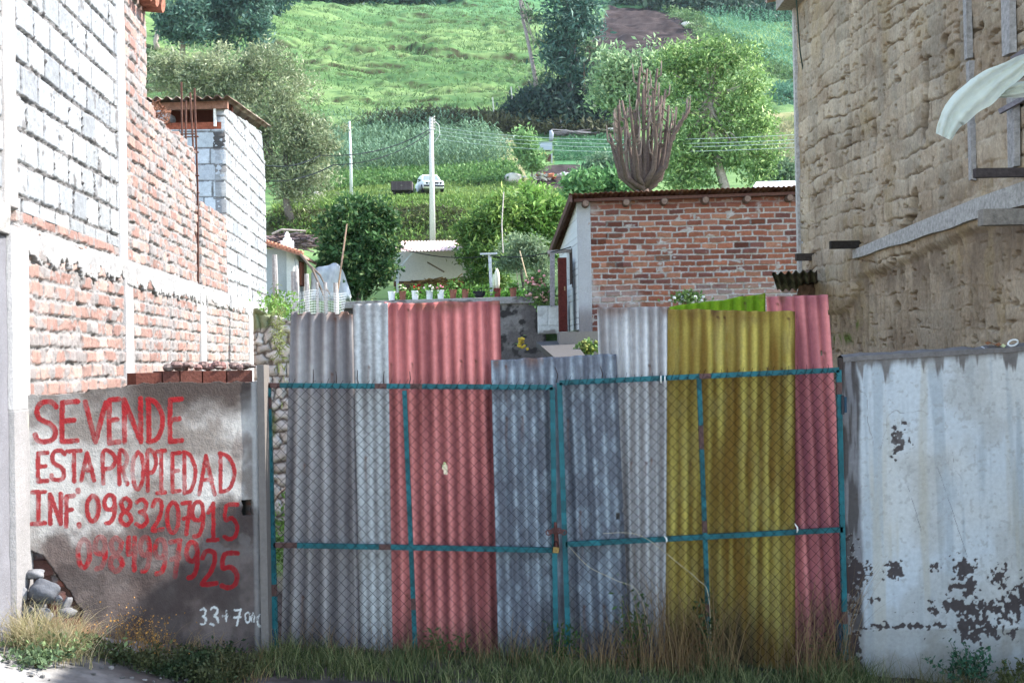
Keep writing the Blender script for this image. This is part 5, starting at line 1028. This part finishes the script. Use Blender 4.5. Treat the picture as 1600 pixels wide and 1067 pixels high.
# garden fence of stakes and net
gf = empty('stake_fence', at(480, 500, 19), 'rough garden fence of grey stakes and white wire netting at the left', 'fence')
for (px, y0, w) in ((429, 398, 9), (458, 424, 8), (462, 424, 6), (479, 428, 8), (495, 441, 5), (508, 441, 6), (524, 442, 8)):
    m = MB(); s = 19 / F; m.tube([at(px + 3, 560, 19), at(px + 1, (y0 + 480) / 2, 19), at(px, y0, 19)], [w * s * .5, w * s * .5, w * s * .42], 7, (.36, .34, .33)); m.build('stake', M_WOOD, gf)
m = MB()
def nq(u, t): return at(438 + (542 - 438) * u - 8 * t * (u > .9), 456 + 44 * t + 3 * math.sin(u * 9), 18.8 + .1 * math.sin(u * 14))
for k in range(44): m.tube([nq(k / 43, t / 4) for t in range(5)], .0022, 3, (.62, .66, .68), False)
for k in range(12): m.tube([nq(u / 20, k / 11) for u in range(21)], .0022, 3, (.62, .66, .68), False)
m.build('wire_netting', M_GEN, gf)
m = MB(); m.tube([at(470, 398, 27), at(488, 420, 26.8), at(503, 455, 26.6), at(512, 480, 26.5)], [.03, .028, .02, .01], 6, (.14, .11, .09)); m.tube([at(485, 415, 26.8), at(500, 430, 26.8), at(516, 462, 26.6)], [.02, .018, .01], 6, (.14, .11, .09)); tag(m.build('dead_branch', M_BARK), 'dark bare branch arching down before the white farmhouse wall', 'branch')
rs = np.random.RandomState(175); m = MB(); b = hit(452, 372)
for _ in range(150):
    p = at(452 + rs.normal() * 14, 378 + rs.normal() * 5 , 60); v = Vector((rs.normal() * .5, rs.normal() * .2, rs.normal() * .12)); m.tube([p - v, p, p + v], .03, 4, tuple(np.array([.14, .10, .10]) * rs.uniform(.4, 1.6)), False)
m.tube([at(425, 366, 60), at(440, 359, 60), at(478, 361, 60)], [.05, .05, .04], 5, (.34, .28, .25)); tag(m.build('brush_pile', M_BARK), 'dark pile of cut brushwood under the grey-green tree', 'brush pile')
# rubble garden wall seen through the gap beside the gate
def rubf(U, V):
    a_ = U / .17 + 2.2 * fbm(U * 4, V * 4, 180); b_ = V / .13 + 2.4 * fbm(U * 4, V * 3, 181); a_ = a_ + .5 * (np.floor(b_) % 2); i = np.floor(a_); j = np.floor(b_); fu = a_ - i; fv = b_ - j
    e = np.minimum(np.minimum(fu, 1 - fu), np.minimum(fv, 1 - fv)); h = sst(0, .25, e) * .05 + .03 * fbm(U * 12, V * 12, 182); c = mix([.5, .47, .44], [.72, .70, .66], hsh(i, j, 183)); c = mix([.15, .12, .10], c, sst(.02, .12, e)); c = mix(c, [.16, .2, .07], sst(.55, .65, fbm(U * 3, V * 3, 184)) * .8)
    return h, c, V < .52 - .28 * U + .1 * (fbm(U * 5, U * 0, 185) - .5)
q = at(414, 600, 15.0); o = relief('rubble_wall', None, (q.x, q.y, EYE), (1, -.25, 0), (.25, -1, 0), -.1, .75, -2.2, .7, .012, .012, rubf, .3, M_STONE); tag(o, 'pale rubble garden wall seen in the gap left of the gate', 'wall')
rs = np.random.RandomState(186); P = np.array(at(436, 520, 14.6)) + rs.normal(size=(420, 3)) * [.035, .04, .20]; tag(leaf_mesh('hanging_grass', None, P, .07, .14, np.array([.22, .26, .10]) * (.6 + .8 * rs.rand(420, 1)), None, -1.0, rs), 'yellow-green grass hanging down the rubble wall', 'grass', kind='stuff')
P = np.concatenate([np.array(at(433, 850, 12.4)) + rs.normal(size=(900, 3)) * [.10, .3, .16], np.array(at(436, 478, 16)) + rs.normal(size=(600, 3)) * [.09, .3, .08]]); tag(leaf_mesh('yard_weeds', None, P, .045, .45, np.array([.14, .27, .06]) * (.5 + rs.rand(len(P), 1)), None, .5, rs), 'green weeds in the yard seen through the gap by the left gate post', 'weeds', kind='stuff')
m = MB(); m.tube([at(424, 790, 12), at(437, 770, 11.8), at(450, 760, 11.6)], .012, 5, (.45, .42, .38)); tag(m.build('broken_stick', M_WOOD), 'pale broken stick in the gap behind the left gate post', 'stick')
# tin roofed shed at the right, beyond the brick house
sh = empty('tin_shed', at(1220, 300, 40), 'low shed with whitish tin roof above the right end of the brick house', 'shed')
m = MB(); a, b = at(1176, 293, 40), at(1262, 293, 40); c2, d2 = at(1182, 284, 42.5), at(1262, 282, 42.5); q_ = [a, b, d2, c2]; m.add([*q_, *[v - Vector((0, 0, .05)) for v in q_]], [(0, 1, 2, 3), (7, 6, 5, 4), (4, 5, 1, 0), (5, 6, 2, 1), (6, 7, 3, 2), (7, 4, 0, 3)], (.62, .66, .70)); m.build('tin_roof', M_GEN, sh)
m = MB(); m.box(((a.x + b.x) / 2 + .05, 40.6, a.z - 1.1), (b.x - a.x - .1, .9, 2.1), (.26, .22, .19)); m.build('wall', M_STONE, sh)
# ---------------------------------------------------------------- slope things
b = hit(676, 378); UP = b
up = empty('utility_pole', tuple(b), 'tall pale concrete utility pole standing on the slope behind the canopy', 'utility pole')
m = MB(); t = at(673.5, 184, b.y); m.tube([b - Vector((0, 0, .3)), b.lerp(t, .5), t], [.20, .165, .125], 10, (.50, .48, .47)); m.build('shaft', M_STONE, up, True)
for k, zf in enumerate((.998, .975, .95, .925, .90)):
    m = MB(); p = b.lerp(t, zf); m.bar(p + Vector((-.05, -.12, 0)), p + Vector((.22, -.12, 0)), .05, .05, (.4, .38, .38)); m.lathe(p + Vector((.22, -.12, 0)), [(.03, 0), (.05, .04), (.03, .09), (0, .1)], 8, (.55, .5, .48)); m.build('insulator', M_GEN, up)
m = MB(); m.tube([t + Vector((.1, -.1, -.1)), t + Vector((.5, -.1, -.5)), t + Vector((.55, -.1, -1.1)), t + Vector((.2, -.1, -1.6))], .02, 4, (.5, .5, .5)); m.tube([t + Vector((-.1, -.1, -.9)), t + Vector((-.5, -.1, -.6)), t + Vector((-.55, -.1, -1.1))], .018, 4, (.4, .4, .4)); m.build('jumper_wire', M_GEN, up)
for k, (y0, y1) in enumerate(((198, 208), (203, 216), (209, 221), (216, 228))): wire([(at(677, y0, b.y), at(1290, y1, 50), .5)], .008, (.55, .58, .58), ('uppermost', 'second', 'third', 'lowest')[k] + ' of the four thin pale power lines crossing to the right')['group'] = 'power lines to the right'
wire([(at(672, 202, b.y), at(500, 243, 70), .5), (at(500, 243, 70), at(400, 256, 60), .3)], .03, (.006, .008, .01), 'upper dark cable running from the utility pole to the left')
wire([(at(672, 207, b.y), at(520, 258, 70), .5), (at(520, 258, 70), at(400, 282, 60), .3)], .03, (.006, .008, .01), 'lower dark cable running from the utility pole to the left')
b = hit(549, 308); m = MB(); m.tube([b, at(548, 250, b.y), at(546, 190, b.y)], [.12, .10, .07], 8, (.66, .68, .70)); tag(m.build('white_post', M_STONE, None, True), 'slim white post standing at the left edge of the corn', 'post')
# car
cb = hit(671, 307) + Vector((0, 0, .12)); car = empty('parked_car', tuple(cb), 'small white car parked nose-on on the grass terrace', 'car')
R = Matrix.Rotation(math.radians(14), 3, 'Z')
def cv(x, y, z): return cb + R @ Vector((x, y, z + .02))
def loft(mb, secs, col):
    """secs: list of (y, half-width, z0, z1, half-width at top)"""
    vs_ = []; fs_ = []; K = 8
    for (y, w, z0, z1, wt) in secs: vs_ += [cv(-w * .96, y, z0), cv(-w, y, z0 + (z1 - z0) * .3), cv(-w * .99, y, z0 + (z1 - z0) * .65), cv(-wt, y, z1), cv(wt, y, z1), cv(w * .99, y, z0 + (z1 - z0) * .65), cv(w, y, z0 + (z1 - z0) * .3), cv(w * .96, y, z0)]
    for i in range(len(secs) - 1):
        for k in range(K): a = i * K + k; b_ = i * K + (k + 1) % K; fs_.append((a, b_, b_ + K, a + K))
    fs_ += [tuple(range(K))[::-1], tuple((len(secs) - 1) * K + k for k in range(K))]; mb.add(vs_, fs_, col)
m = MB(); WC = (.74, .76, .78); loft(m, [(-1.75, .70, .28, .68, .62), (-1.68, .76, .22, .76, .68), (-.9, .80, .2, .86, .74), (1.2, .80, .2, .88, .74), (1.75, .76, .25, .85, .70)], WC); loft(m, [(-.85, .70, .84, .87, .68), (-.25, .68, .84, 1.36, .52), (.9, .68, .84, 1.38, .54), (1.6, .66, .84, .9, .62)], WC); o = m.build('body', M_PAINT, car, True); o.modifiers.new('b', 'BEVEL').width = .03
def quadp(nm, pts, c, mt): m = MB(); q_ = [cv(*p) for p in pts]; m.add(q_, [(0, 1, 2, 3)], c); o = m.build(nm, mt, car); s_ = o.modifiers.new('t', 'SOLIDIFY'); s_.thickness = .015; s_.offset = 0; return o
quadp('windscreen', [(-.60, -.84, .90), (.60, -.84, .90), (.49, -.33, 1.30), (-.49, -.33, 1.30)], (.16, .2, .24), M_GEN)
for s in (-1, 1): quadp('side_window', [(s * .70, -.55, .92), (s * .70, .75, .92), (s * .575, .7, 1.28), (s * .575, -.2, 1.28)], (.03, .035, .04), M_GLASS)
for s in (-1, 1): m = MB(); m.tube([cv(s * .5, -1.77, .58), cv(s * .5, -1.72, .58)], .09, 12, (.5, .52, .5)); m.build('headlight', M_GLASS, car)
m = MB(); m.bar(cv(-.74, -1.80, .38), cv(.74, -1.80, .38), .1, .12, (.04, .04, .05)); m.build('bumper', M_GEN, car)
m = MB(); m.bar(cv(-.36, -1.77, .58), cv(.36, -1.77, .58), .03, .13, (.05, .05, .06)); m.build('grille', M_GEN, car)
for sx in (-1, 1):
    for sy in (-1.15, 1.15): m = MB(); m.tube([cv(sx * .80, sy, .27), cv(sx * .62, sy, .27)], .27, 14, (.02, .02, .022)); w_ = m.build('wheel', M_GEN, car); m = MB(); m.tube([cv(sx * .81, sy, .27), cv(sx * .78, sy, .27)], .14, 10, (.35, .35, .36)); m.build('hub_cap', M_GEN, w_)
m = MB(); m.box(cv(-.86, -.55, .95), (.12, .1, .1), (.04, .04, .04)); m.build('mirror', M_GEN, car)
# trailer
tb = hit(629, 310) + Vector((0, 0, .12)); tr = empty('farm_trailer', tuple(tb), 'dark brown wooden farm trailer standing left of the white car', 'trailer')
m = MB(); m.box(tb + Vector((0, -.9, .66)), (1.45, .06, .62), (.075, .06, .065)); 
for k in range(-2, 3): m.box(tb + Vector((k * .33, -.94, .66)), (.05, .03, .64), (.10, .085, .09))
m.build('tailboard', M_WOOD, tr)
m = MB(); m.box(tb + Vector((-.72, .1, .66)), (.06, 2.0, .62), (.10, .085, .085)); m.box(tb + Vector((.72, .1, .66)), (.06, 2.0, .62), (.10, .085, .085)); m.box(tb + Vector((0, .1, .36)), (1.44, 2.0, .06), (.08, .07, .07)); m.build('side_boards', M_WOOD, tr)
for s in (-1, 1): m = MB(); m.tube([tb + Vector((s * .62, -.3, .27)), tb + Vector((s * .46, -.3, .27))], .27, 12, (.025, .025, .025)); m.build('wheel', M_GEN, tr)
m = MB(); m.lathe(tb + Vector((0, -.96, .66)), [(.07, -.02), (.07, .02)], 8, (.25, .25, .2)); m.build('lamp', M_GEN, tr)
# shed, timber and rubble on the slope
b = hit(852, 254); s = b.y / F; o = empty('small_shed', tuple(b), 'small open blue-grey tin shed on the slope beside the young tree', 'shed')
m = MB(); m.box(b + Vector((0, 0, 1.25)), (22 * s, 1.2, 11 * s), (.30, .34, .40)); m.build('tin_panel', M_GEN, o)
m = MB(); m.bar(b + Vector((10 * s, -.5, -.2)), b + Vector((10 * s, -.5, 1.3)), .12, .12, (.3, .31, .33)); m.bar(b + Vector((-10 * s, -.5, -.2)), b + Vector((-10 * s, -.5, 1.3)), .12, .12, (.2, .17, .15)); m.build('post', M_WOOD, o)
m = MB(); m.box(b + Vector((0, .3, .3)), (20 * s, .3, .7), (.09, .05, .045)); m.box(b + Vector((-.2, -.1, .7)), (10 * s, .5, .12), (.5, .45, .2)); m.build('shelf', M_WOOD, o)
b = hit(861, 222); m = MB(); m.tube([b, b + Vector((.05, 0, .7)), b + Vector((0, 0, 1.0))], [.18, .22, .12], 8, (.42, .45, .52)); tag(m.build('cloth_covered_stake', M_CLOTH, None, True), 'stake draped with pale blue cloth above the small shed', 'stake')
rs = np.random.RandomState(190)
b = hit(895, 214); m = MB()
for k in range(30): p = b + Vector((rs.normal() * 1.0, rs.normal() * .5, rs.rand() * .5)); v = Vector((rs.uniform(.4, 1.1), rs.normal() * .2, rs.normal() * .12)); m.bar(p - v, p + v, .16, .1, tuple(np.array([.20, .18, .18]) * rs.uniform(.3, 1.7)))
tag(m.build('timber_pile', M_WOOD), 'untidy dark timber pile at the edge of the thicket', 'timber pile')
for k, (px, py, w, lbl) in enumerate(((948, 206, 30, 'long white board lying on the grass left of the pruned tree'), (810, 218, 16, 'pale flat board lying on the slope above the young tree'))):
    b = hit(px, py); s = b.y / F; m = MB(); m.bar(b + Vector((-w * s / 2, 0, .15)), b + Vector((w * s / 2, 0, .22)), .6, .22, (.66, .65, .62)); tag(m.build('board', M_WOOD), lbl, 'board')
b = hit(853, 283); m = MB()
for k in range(46): p = b + Vector((rs.normal() * .9, rs.normal() * .5, .1 + rs.rand() * .35)); m.box(p, (rs.uniform(.15, .5), rs.uniform(.15, .4), rs.uniform(.08, .2)), tuple(np.array([.55, .54, .53]) * rs.uniform(.5, 1.3)) if k % 6 else (.4, .16, .1), Matrix.Rotation(rs.uniform(-1, 1), 3, 'Y') @ Matrix.Rotation(rs.uniform(0, 3), 3, 'Z'), .02)
tag(m.build('rubble_heap', M_STONE), 'heap of whitish rubble at the foot of the dark soil patch', 'rubble heap')
for (px, py, r, lbl) in ((1073, 42, .6, 'white boulder on the edge of the dark ploughed field'), (458, 308, .5, 'grey boulder under the grey-green tree'), (493, 307, .35, 'small pale boulder right of the grey one'), (800, 284, .55, 'brown boulder on the dry slope path')):
    b = hit(px, py); m = MB(); m.stone(b + Vector((0, 0, r * .4)), (r * 1.3, r, r * .7), (.5, .48, .44), int(px), 10); tag(m.build('boulder', M_STONE, None, True), lbl, 'boulder')
for k, (px, py, h) in enumerate(((877, 208, 1.1), (790, 205, 1.3), (771, 190, 2.2), (800, 178, 2.6))): 
    b = hit(px, py); m = MB(); m.tube([b, b + Vector((.05, 0, h / 2)), b + Vector((-.05, 0, h))], .06, 5, (.45, .44, .42)); tag(m.build('fence_stake', M_WOOD), ('pale stake left of the timber pile', 'thin forked stake at the top of the dry path', 'dark stake at the left end of the thicket', 'tall stake standing in the left of the thicket')[k], 'stake', 'stakes on the slope')
# ---------------------------------------------------------------- foreground plants
def blades(name, parent, P, H, lean, w, col, rs, seg=4, mt=None, bias=(0, 0)):
    N = len(P); a = rs.rand(N) * 6.283; D = np.stack([np.cos(a) + bias[0], np.sin(a) + bias[1], np.zeros(N)], 1); b = rs.rand(N) * 6.283; S_ = np.stack([np.cos(b), np.sin(b), np.zeros(N)], 1); H = np.broadcast_to(H, N); lean = np.broadcast_to(lean, N) * (.3 + 1.2 * rs.rand(N)); rows = []
    for k in range(seg + 1):
        t = k / seg; p = P + D * (lean * H * t ** 2)[:, None]; p[:, 2] += H * t * (1 - .35 * lean * t); ww_ = (w * (1 - t) ** .7 + .0004); rows += [p - S_ * np.reshape(ww_, (-1, 1)), p + S_ * np.reshape(ww_, (-1, 1))]
    V = np.stack(rows, 1).reshape(-1, 3); n2 = (seg + 1) * 2; b0 = np.arange(N)[:, None] * n2; Q = np.concatenate([np.concatenate([b0 + 2 * k, b0 + 2 * k + 1, b0 + 2 * k + 3, b0 + 2 * k + 2], 1) for k in range(seg)]); return mesh_obj(name, V, Q, mt or M_LEAF, parent, np.repeat(col, n2, 0))
def gnd(x, y): return zg(x, y)
rs = np.random.RandomState(200)
def strip(n, x0, x1, y0, y1, dens=None):
    q = np.stack([rs.uniform(x0, x1, n), rs.uniform(y0, y1, n)], 1)
    if dens is not None: q = q[rs.rand(n) < dens(q[:, 0], q[:, 1])]
    return np.stack([q[:, 0], q[:, 1], gnd(q[:, 0], q[:, 1])], 1)
def low_weed(b, n, w, h, c, nm, lbl):
    r_ = empty(nm, tuple(b), lbl, 'weed'); k = 26; m = MB(); tips = []
    for _ in range(k):
        t = b + Vector((rs.normal() * w, rs.normal() * w * .7, h * rs.uniform(.35, 1))); md = b.lerp(t, .5) + Vector((0, 0, h * .1)); m.tube([b - Vector((0, 0, .02)), md, t], [.0025, .002, .001], 4, (.10, .09, .04), False); tips.append((md, t))
    m.build('stems', M_BARK, r_); P = []
    for _ in range(n): a, t = tips[rs.randint(k)]; q = a.lerp(t, rs.rand() * 1.1 - .1); P.append(np.array(q) + rs.normal(size=3) * [.016, .016, .010])
    leaf_mesh('leaves', r_, np.array(P), .032, .5, np.array(c) * (.5 + rs.rand(n, 1)), None, .5, rs)
X0 = at(425, 1040, 9.9).x; X1 = at(1330, 1040, 9.9).x
P = strip(15000, X0 - .1, X1 + .1, 9.15, 9.98, lambda x, y: .25 + .9 * fbm(x * 2.2, y * 2.2, 201)); H = .03 + .09 * rs.rand(len(P)) + .20 * sst(.45, .75, fbm(P[:, 0] * 3.5, P[:, 1] * 2, 202)) * rs.rand(len(P))
g = rs.rand(len(P), 1); blades('verge_grass', None, P, H, .55, .0022, (np.array([.032, .062, .018]) * (1 - g ** 2) + np.array([.32, .33, .15]) * g ** 2) * (.6 + .6 * rs.rand(len(P), 1)), rs)
tag(bpy.data.objects['verge_grass'], 'green grass growing along the foot of the gate', 'grass', kind='stuff')
P = strip(2900, X0 + .05, X1, 9.6, 10.0, lambda x, y: np.clip(.12 + .9 * sst(X0 + 2.0, X0 + 2.7, x) * sst(.35, .6, fbm(x * 2.4, y, 203)) + .25 * sst(.5, .6, fbm(x * 3, y, 204)), 0, 1)); H = .18 + (.22 + .62 * sst(X0 + 2.2, X0 + 2.8, P[:, 0])) * rs.rand(len(P)) ** 1.8; g = rs.rand(len(P), 1)
blades('dry_stalks', None, P, H, .45, .0016, (np.array([.10, .05, .03]) * (1 - g) + np.array([.36, .25, .12]) * g), rs, 5); tag(bpy.data.objects['dry_stalks'], 'tall dry brown stalks standing against the gate mesh', 'dry grass', kind='stuff')
# leafy weed stems at the grey sheet and yellow sheet
for (px, pt, w, n, lbl, c_) in ((985, 900, 22, 340, 'tall leafy green weed before the pale grey sheet', (.05, .10, .03)), (1110, 930, 20, 260, 'dark green weed before the middle post of the right gate leaf', (.035, .085, .03)), (880, 970, 30, 300, 'leafy weed at the foot of the middle gate posts', (.05, .11, .03)), (700, 980, 40, 300, 'low weed clump before the wide pink-red sheet', (.06, .12, .04)), (1290, 990, 24, 240, 'dark weed clump at the foot of the right gate post', (.05, .07, .035))):
    b = at(px, 1045, 9.88); b.z = float(gnd(b.x, 9.88)); top = at(px, pt, 9.88).z; r_ = empty('weed', tuple(b), lbl, 'weed', 'weeds along the gate'); s = 9.9 / F
    q = np.stack([b.x + rs.normal(size=24) * w * s * .5, 9.88 + rs.normal(size=24) * .04, np.full(24, b.z)], 1); hh = (top - b.z) * (.5 + .6 * rs.rand(24)); st = blades('stems', r_, q, hh, .18, .003, np.tile([.10, .10, .04], (24, 1)), rs)
    t = rs.rand(n); k = rs.randint(0, 24, n); LP = q[k] + np.stack([rs.normal(size=n) * .025, rs.normal(size=n) * .025, t * hh[k]], 1); leaf_mesh('leaves', r_, LP, .035, .35, np.array(c_) * (.5 + rs.rand(n, 1)), None, .6, rs)
# long arching dry stalks
for pts, lbl in (([(942, 833), (1000, 836), (1060, 880), (1090, 905), (1107, 930), (1112, 1030)], 'long pale arching grass stalk crossing the right gate leaf'), ([(888, 852), (920, 885), (960, 905), (1000, 930), (1020, 1030)], 'thin straw leaning from the padlock to the right')):
    m = MB(); m.tube(catmull([tuple(at(*p, 9.93)) for p in pts], 6) if False else [at(*p, 9.93) for p in catmull(pts, 6)], [.0012 + .0012 * i / 30 for i in range(len(catmull(pts, 6)))], 4, (.60, .52, .36)); tag(m.build('dry_stalk', M_GEN), lbl, 'grass stalk')
# weeds at the foot of the sign wall
XL = at(135, 1030, 9.4).x; XR = at(425, 1040, 9.8).x
P = strip(5200, XL, XR, 8.7, 9.75, lambda x, y: np.clip(sst(.50, .64, fbm(x * 2.3, y * 2.3, 205)) * sst(XL, XL + .25, x) , 0, 1)); n = len(P); rep = 5; LP = np.repeat(P, rep, 0) + rs.normal(size=(n * rep, 3)) * [.03, .03, 0]; LP[:, 2] += rs.rand(n * rep) * (.02 + .11 * sst(.4, .65, fbm(LP[:, 0] * 2.6, LP[:, 1] * 2, 206)))
g = sst(.4, .6, fbm(LP[:, 0] * 3.5, LP[:, 1] * 3, 207))[:, None]; tag(leaf_mesh('weeds_by_sign', None, LP, .026, .5, (np.array([.03, .052, .024]) * (1 - g) + np.array([.075, .085, .038]) * g) * (.5 + rs.rand(len(LP), 1)), None, .5, rs), 'low dark weeds along the foot of the sign wall', 'weeds', kind='stuff')
P = strip(900, XL + .15, XR + .1, 8.75, 9.7, lambda x, y: sst(.42, .6, fbm(x * 3, y * 3, 208))); g = rs.rand(len(P), 1); blades('dry_weeds_by_sign', None, P, .05 + .16 * rs.rand(len(P)), .8, .0018, np.array([.16, .10, .045]) * (1 - g) + np.array([.34, .25, .11]) * g, rs); tag(bpy.data.objects['dry_weeds_by_sign'], 'dry brownish stems among the dark weeds below the white chalk numbers', 'dry weeds', kind='stuff')
r_ = empty('flowering_weed', at(225, 1030, 9.1), 'rusty-brown flowering weed with tiny orange heads before the sign wall', 'weed'); bq = at(225, 1040, 9.1)
for k in range(1):
    q = np.stack([bq.x + rs.normal(size=90) * .11, 9.1 + rs.normal(size=90) * .10, np.zeros(90)], 1); q[:, 2] = gnd(q[:, 0], q[:, 1]); hh = .10 + .20 * rs.rand(90); blades('stems', r_, q, hh, .5, .002, np.tile([.22, .14, .06], (90, 1)), rs)
    nn = 420; kk = rs.randint(0, 90, nn); LP = q[kk] + rs.normal(size=(nn, 3)) * [.06, .06, 0] + np.stack([np.zeros(nn), np.zeros(nn), hh[kk] * (.5 + .5 * rs.rand(nn))], 1); leaf_mesh('flower_heads', r_, LP, .012, .9, np.array([.42, .22, .06]) * (.5 + rs.rand(nn, 1)), None, .5, rs)
# sunlit dry tuft at the left
bq = at(72, 1040, 8.6); bq.z = float(gnd(bq.x, bq.y)); r_ = empty('grass_tuft', tuple(bq), 'big sunlit tuft of straw-coloured grass before the pile of stones', 'grass tuft')
q = np.stack([bq.x + rs.normal(size=1100) * .12, bq.y + rs.normal(size=1100) * .09, np.zeros(1100)], 1); q[:, 2] = gnd(q[:, 0], q[:, 1]); g = rs.rand(1100, 1); blades('blades', r_, q, .10 + .26 * rs.rand(1100), .8, .002, np.array([.15, .18, .07]) * (1 - g ** .6) + np.array([.50, .41, .26]) * g ** .6, rs, 5, bias=(.1, 0))
LP = np.array([bq.x, bq.y - .05, bq.z + .05]) + rs.normal(size=(900, 3)) * [.17, .09, .035]; leaf_mesh('low_leaves', r_, LP, .03, .5, np.array([.16, .22, .10]) * (.6 + .8 * rs.rand(900, 1)), None, .5, rs)
bq = at(62, 1052, 8.3); bq.z = float(gnd(bq.x, bq.y)); 
low_weed(bq, 700, .10, .09, (.13, .19, .10), 'ground_weed', 'small pale green weed in front of the sunlit dry tuft')
bq = at(122, 1000, 9.0); q = np.stack([bq.x + rs.normal(size=160) * .05, 9.05 + rs.normal(size=160) * .05, np.zeros(160)], 1); q[:, 2] = gnd(q[:, 0], q[:, 1]); o = blades('grass_tuft', None, q, .08 + .12 * rs.rand(160), .9, .0018, np.array([.40, .26, .15]) * (.6 + .7 * rs.rand(160, 1)), rs); tag(o, 'small reddish dry tuft right of the big sunlit one', 'grass tuft')
# plants at the right wall
for (px, d, lbl, n, w, h, c_) in ((1515, 9.75, 'small bluish-green weed at the foot of the whitewashed wall', 700, .10, .16, (.05, .12, .07)), (1590, 9.8, 'yellowish grass clump at the right end of the whitewashed wall', 400, .08, .12, (.12, .14, .05))):
    bq = at(px, 1080, d); bq.z = float(gnd(bq.x, d)); low_weed(bq, n, w, h * 2.2, c_, 'wall_weed', lbl)
P = strip(1800, X1, X1 + 1.6, 9.3, 10.0, lambda x, y: .3 + .6 * fbm(x * 3, y * 3, 211)); g = rs.rand(len(P), 1); blades('grass_by_wall', None, P, .08 + .2 * rs.rand(len(P)) ** 2, .6, .0018, np.array([.06, .08, .03]) * (1 - g) + np.array([.26, .22, .11]) * g, rs); tag(bpy.data.objects['grass_by_wall'], 'sparse grass along the foot of the whitewashed wall', 'grass', kind='stuff')
# scattered pebbles and litter on the dirt
m = MB()
for k in range(260):
    x = rs.uniform(at(0, 1040, 9).x - .6, XR); y = rs.uniform(7.6, 9.4); m.stone((x, y, float(gnd(x, y)) + .004), (rs.uniform(.006, .022),) * 2 + (rs.uniform(.004, .012),), tuple(np.array([.20, .195, .19]) * rs.uniform(.5, 1.2)), k, 3)
tag(m.build('gravel', M_STONE), 'small loose stones scattered over the sandy path', 'gravel', kind='stuff')
m = MB(); m.tube([at(8, 1010, 8.4), at(12, 1035, 8.35), at(14, 1050, 8.3)], [.003, .004, .003], 4, (.06, .05, .05)); m.tube([at(12, 1035, 8.35), at(24, 1052, 8.3)], .003, 4, (.06, .05, .05)); tag(m.build('twig', M_BARK), 'dark forked twig at the lower left corner', 'twig')

# thin mountain air between the near walls and the slope
m = MB(); m.box((0, 209, 73), (840, 520, 158), (1, 1, 1)); hz_ = m.build('haze', None); hm = bpy.data.materials.new('haze'); hm.use_nodes = True; hn = hm.node_tree; hn.nodes.clear()
ho = hn.nodes.new('ShaderNodeOutputMaterial'); hv = hn.nodes.new('ShaderNodeVolumePrincipled'); hv.inputs['Color'].default_value = (.75, .88, 1, 1); hv.inputs['Density'].default_value = HAZE; hv.inputs['Anisotropy'].default_value = .3; hn.links.new(hv.outputs[0], ho.inputs['Volume'])
hz_.data.materials.append(hm); tag(hz_, 'thin bluish mountain air over the slope', 'haze', kind='stuff')

for o_ in C.objects:
    if o_.name.split('.')[0] in ('flower_heads', 'blossoms', 'mortar_rubble', 'coping_brick', 'exposed_brick', 'wire_ties'): 
        if o_.name.split('.')[0] in ('flower_heads', 'blossoms'): o_['kind'] = 'stuff'
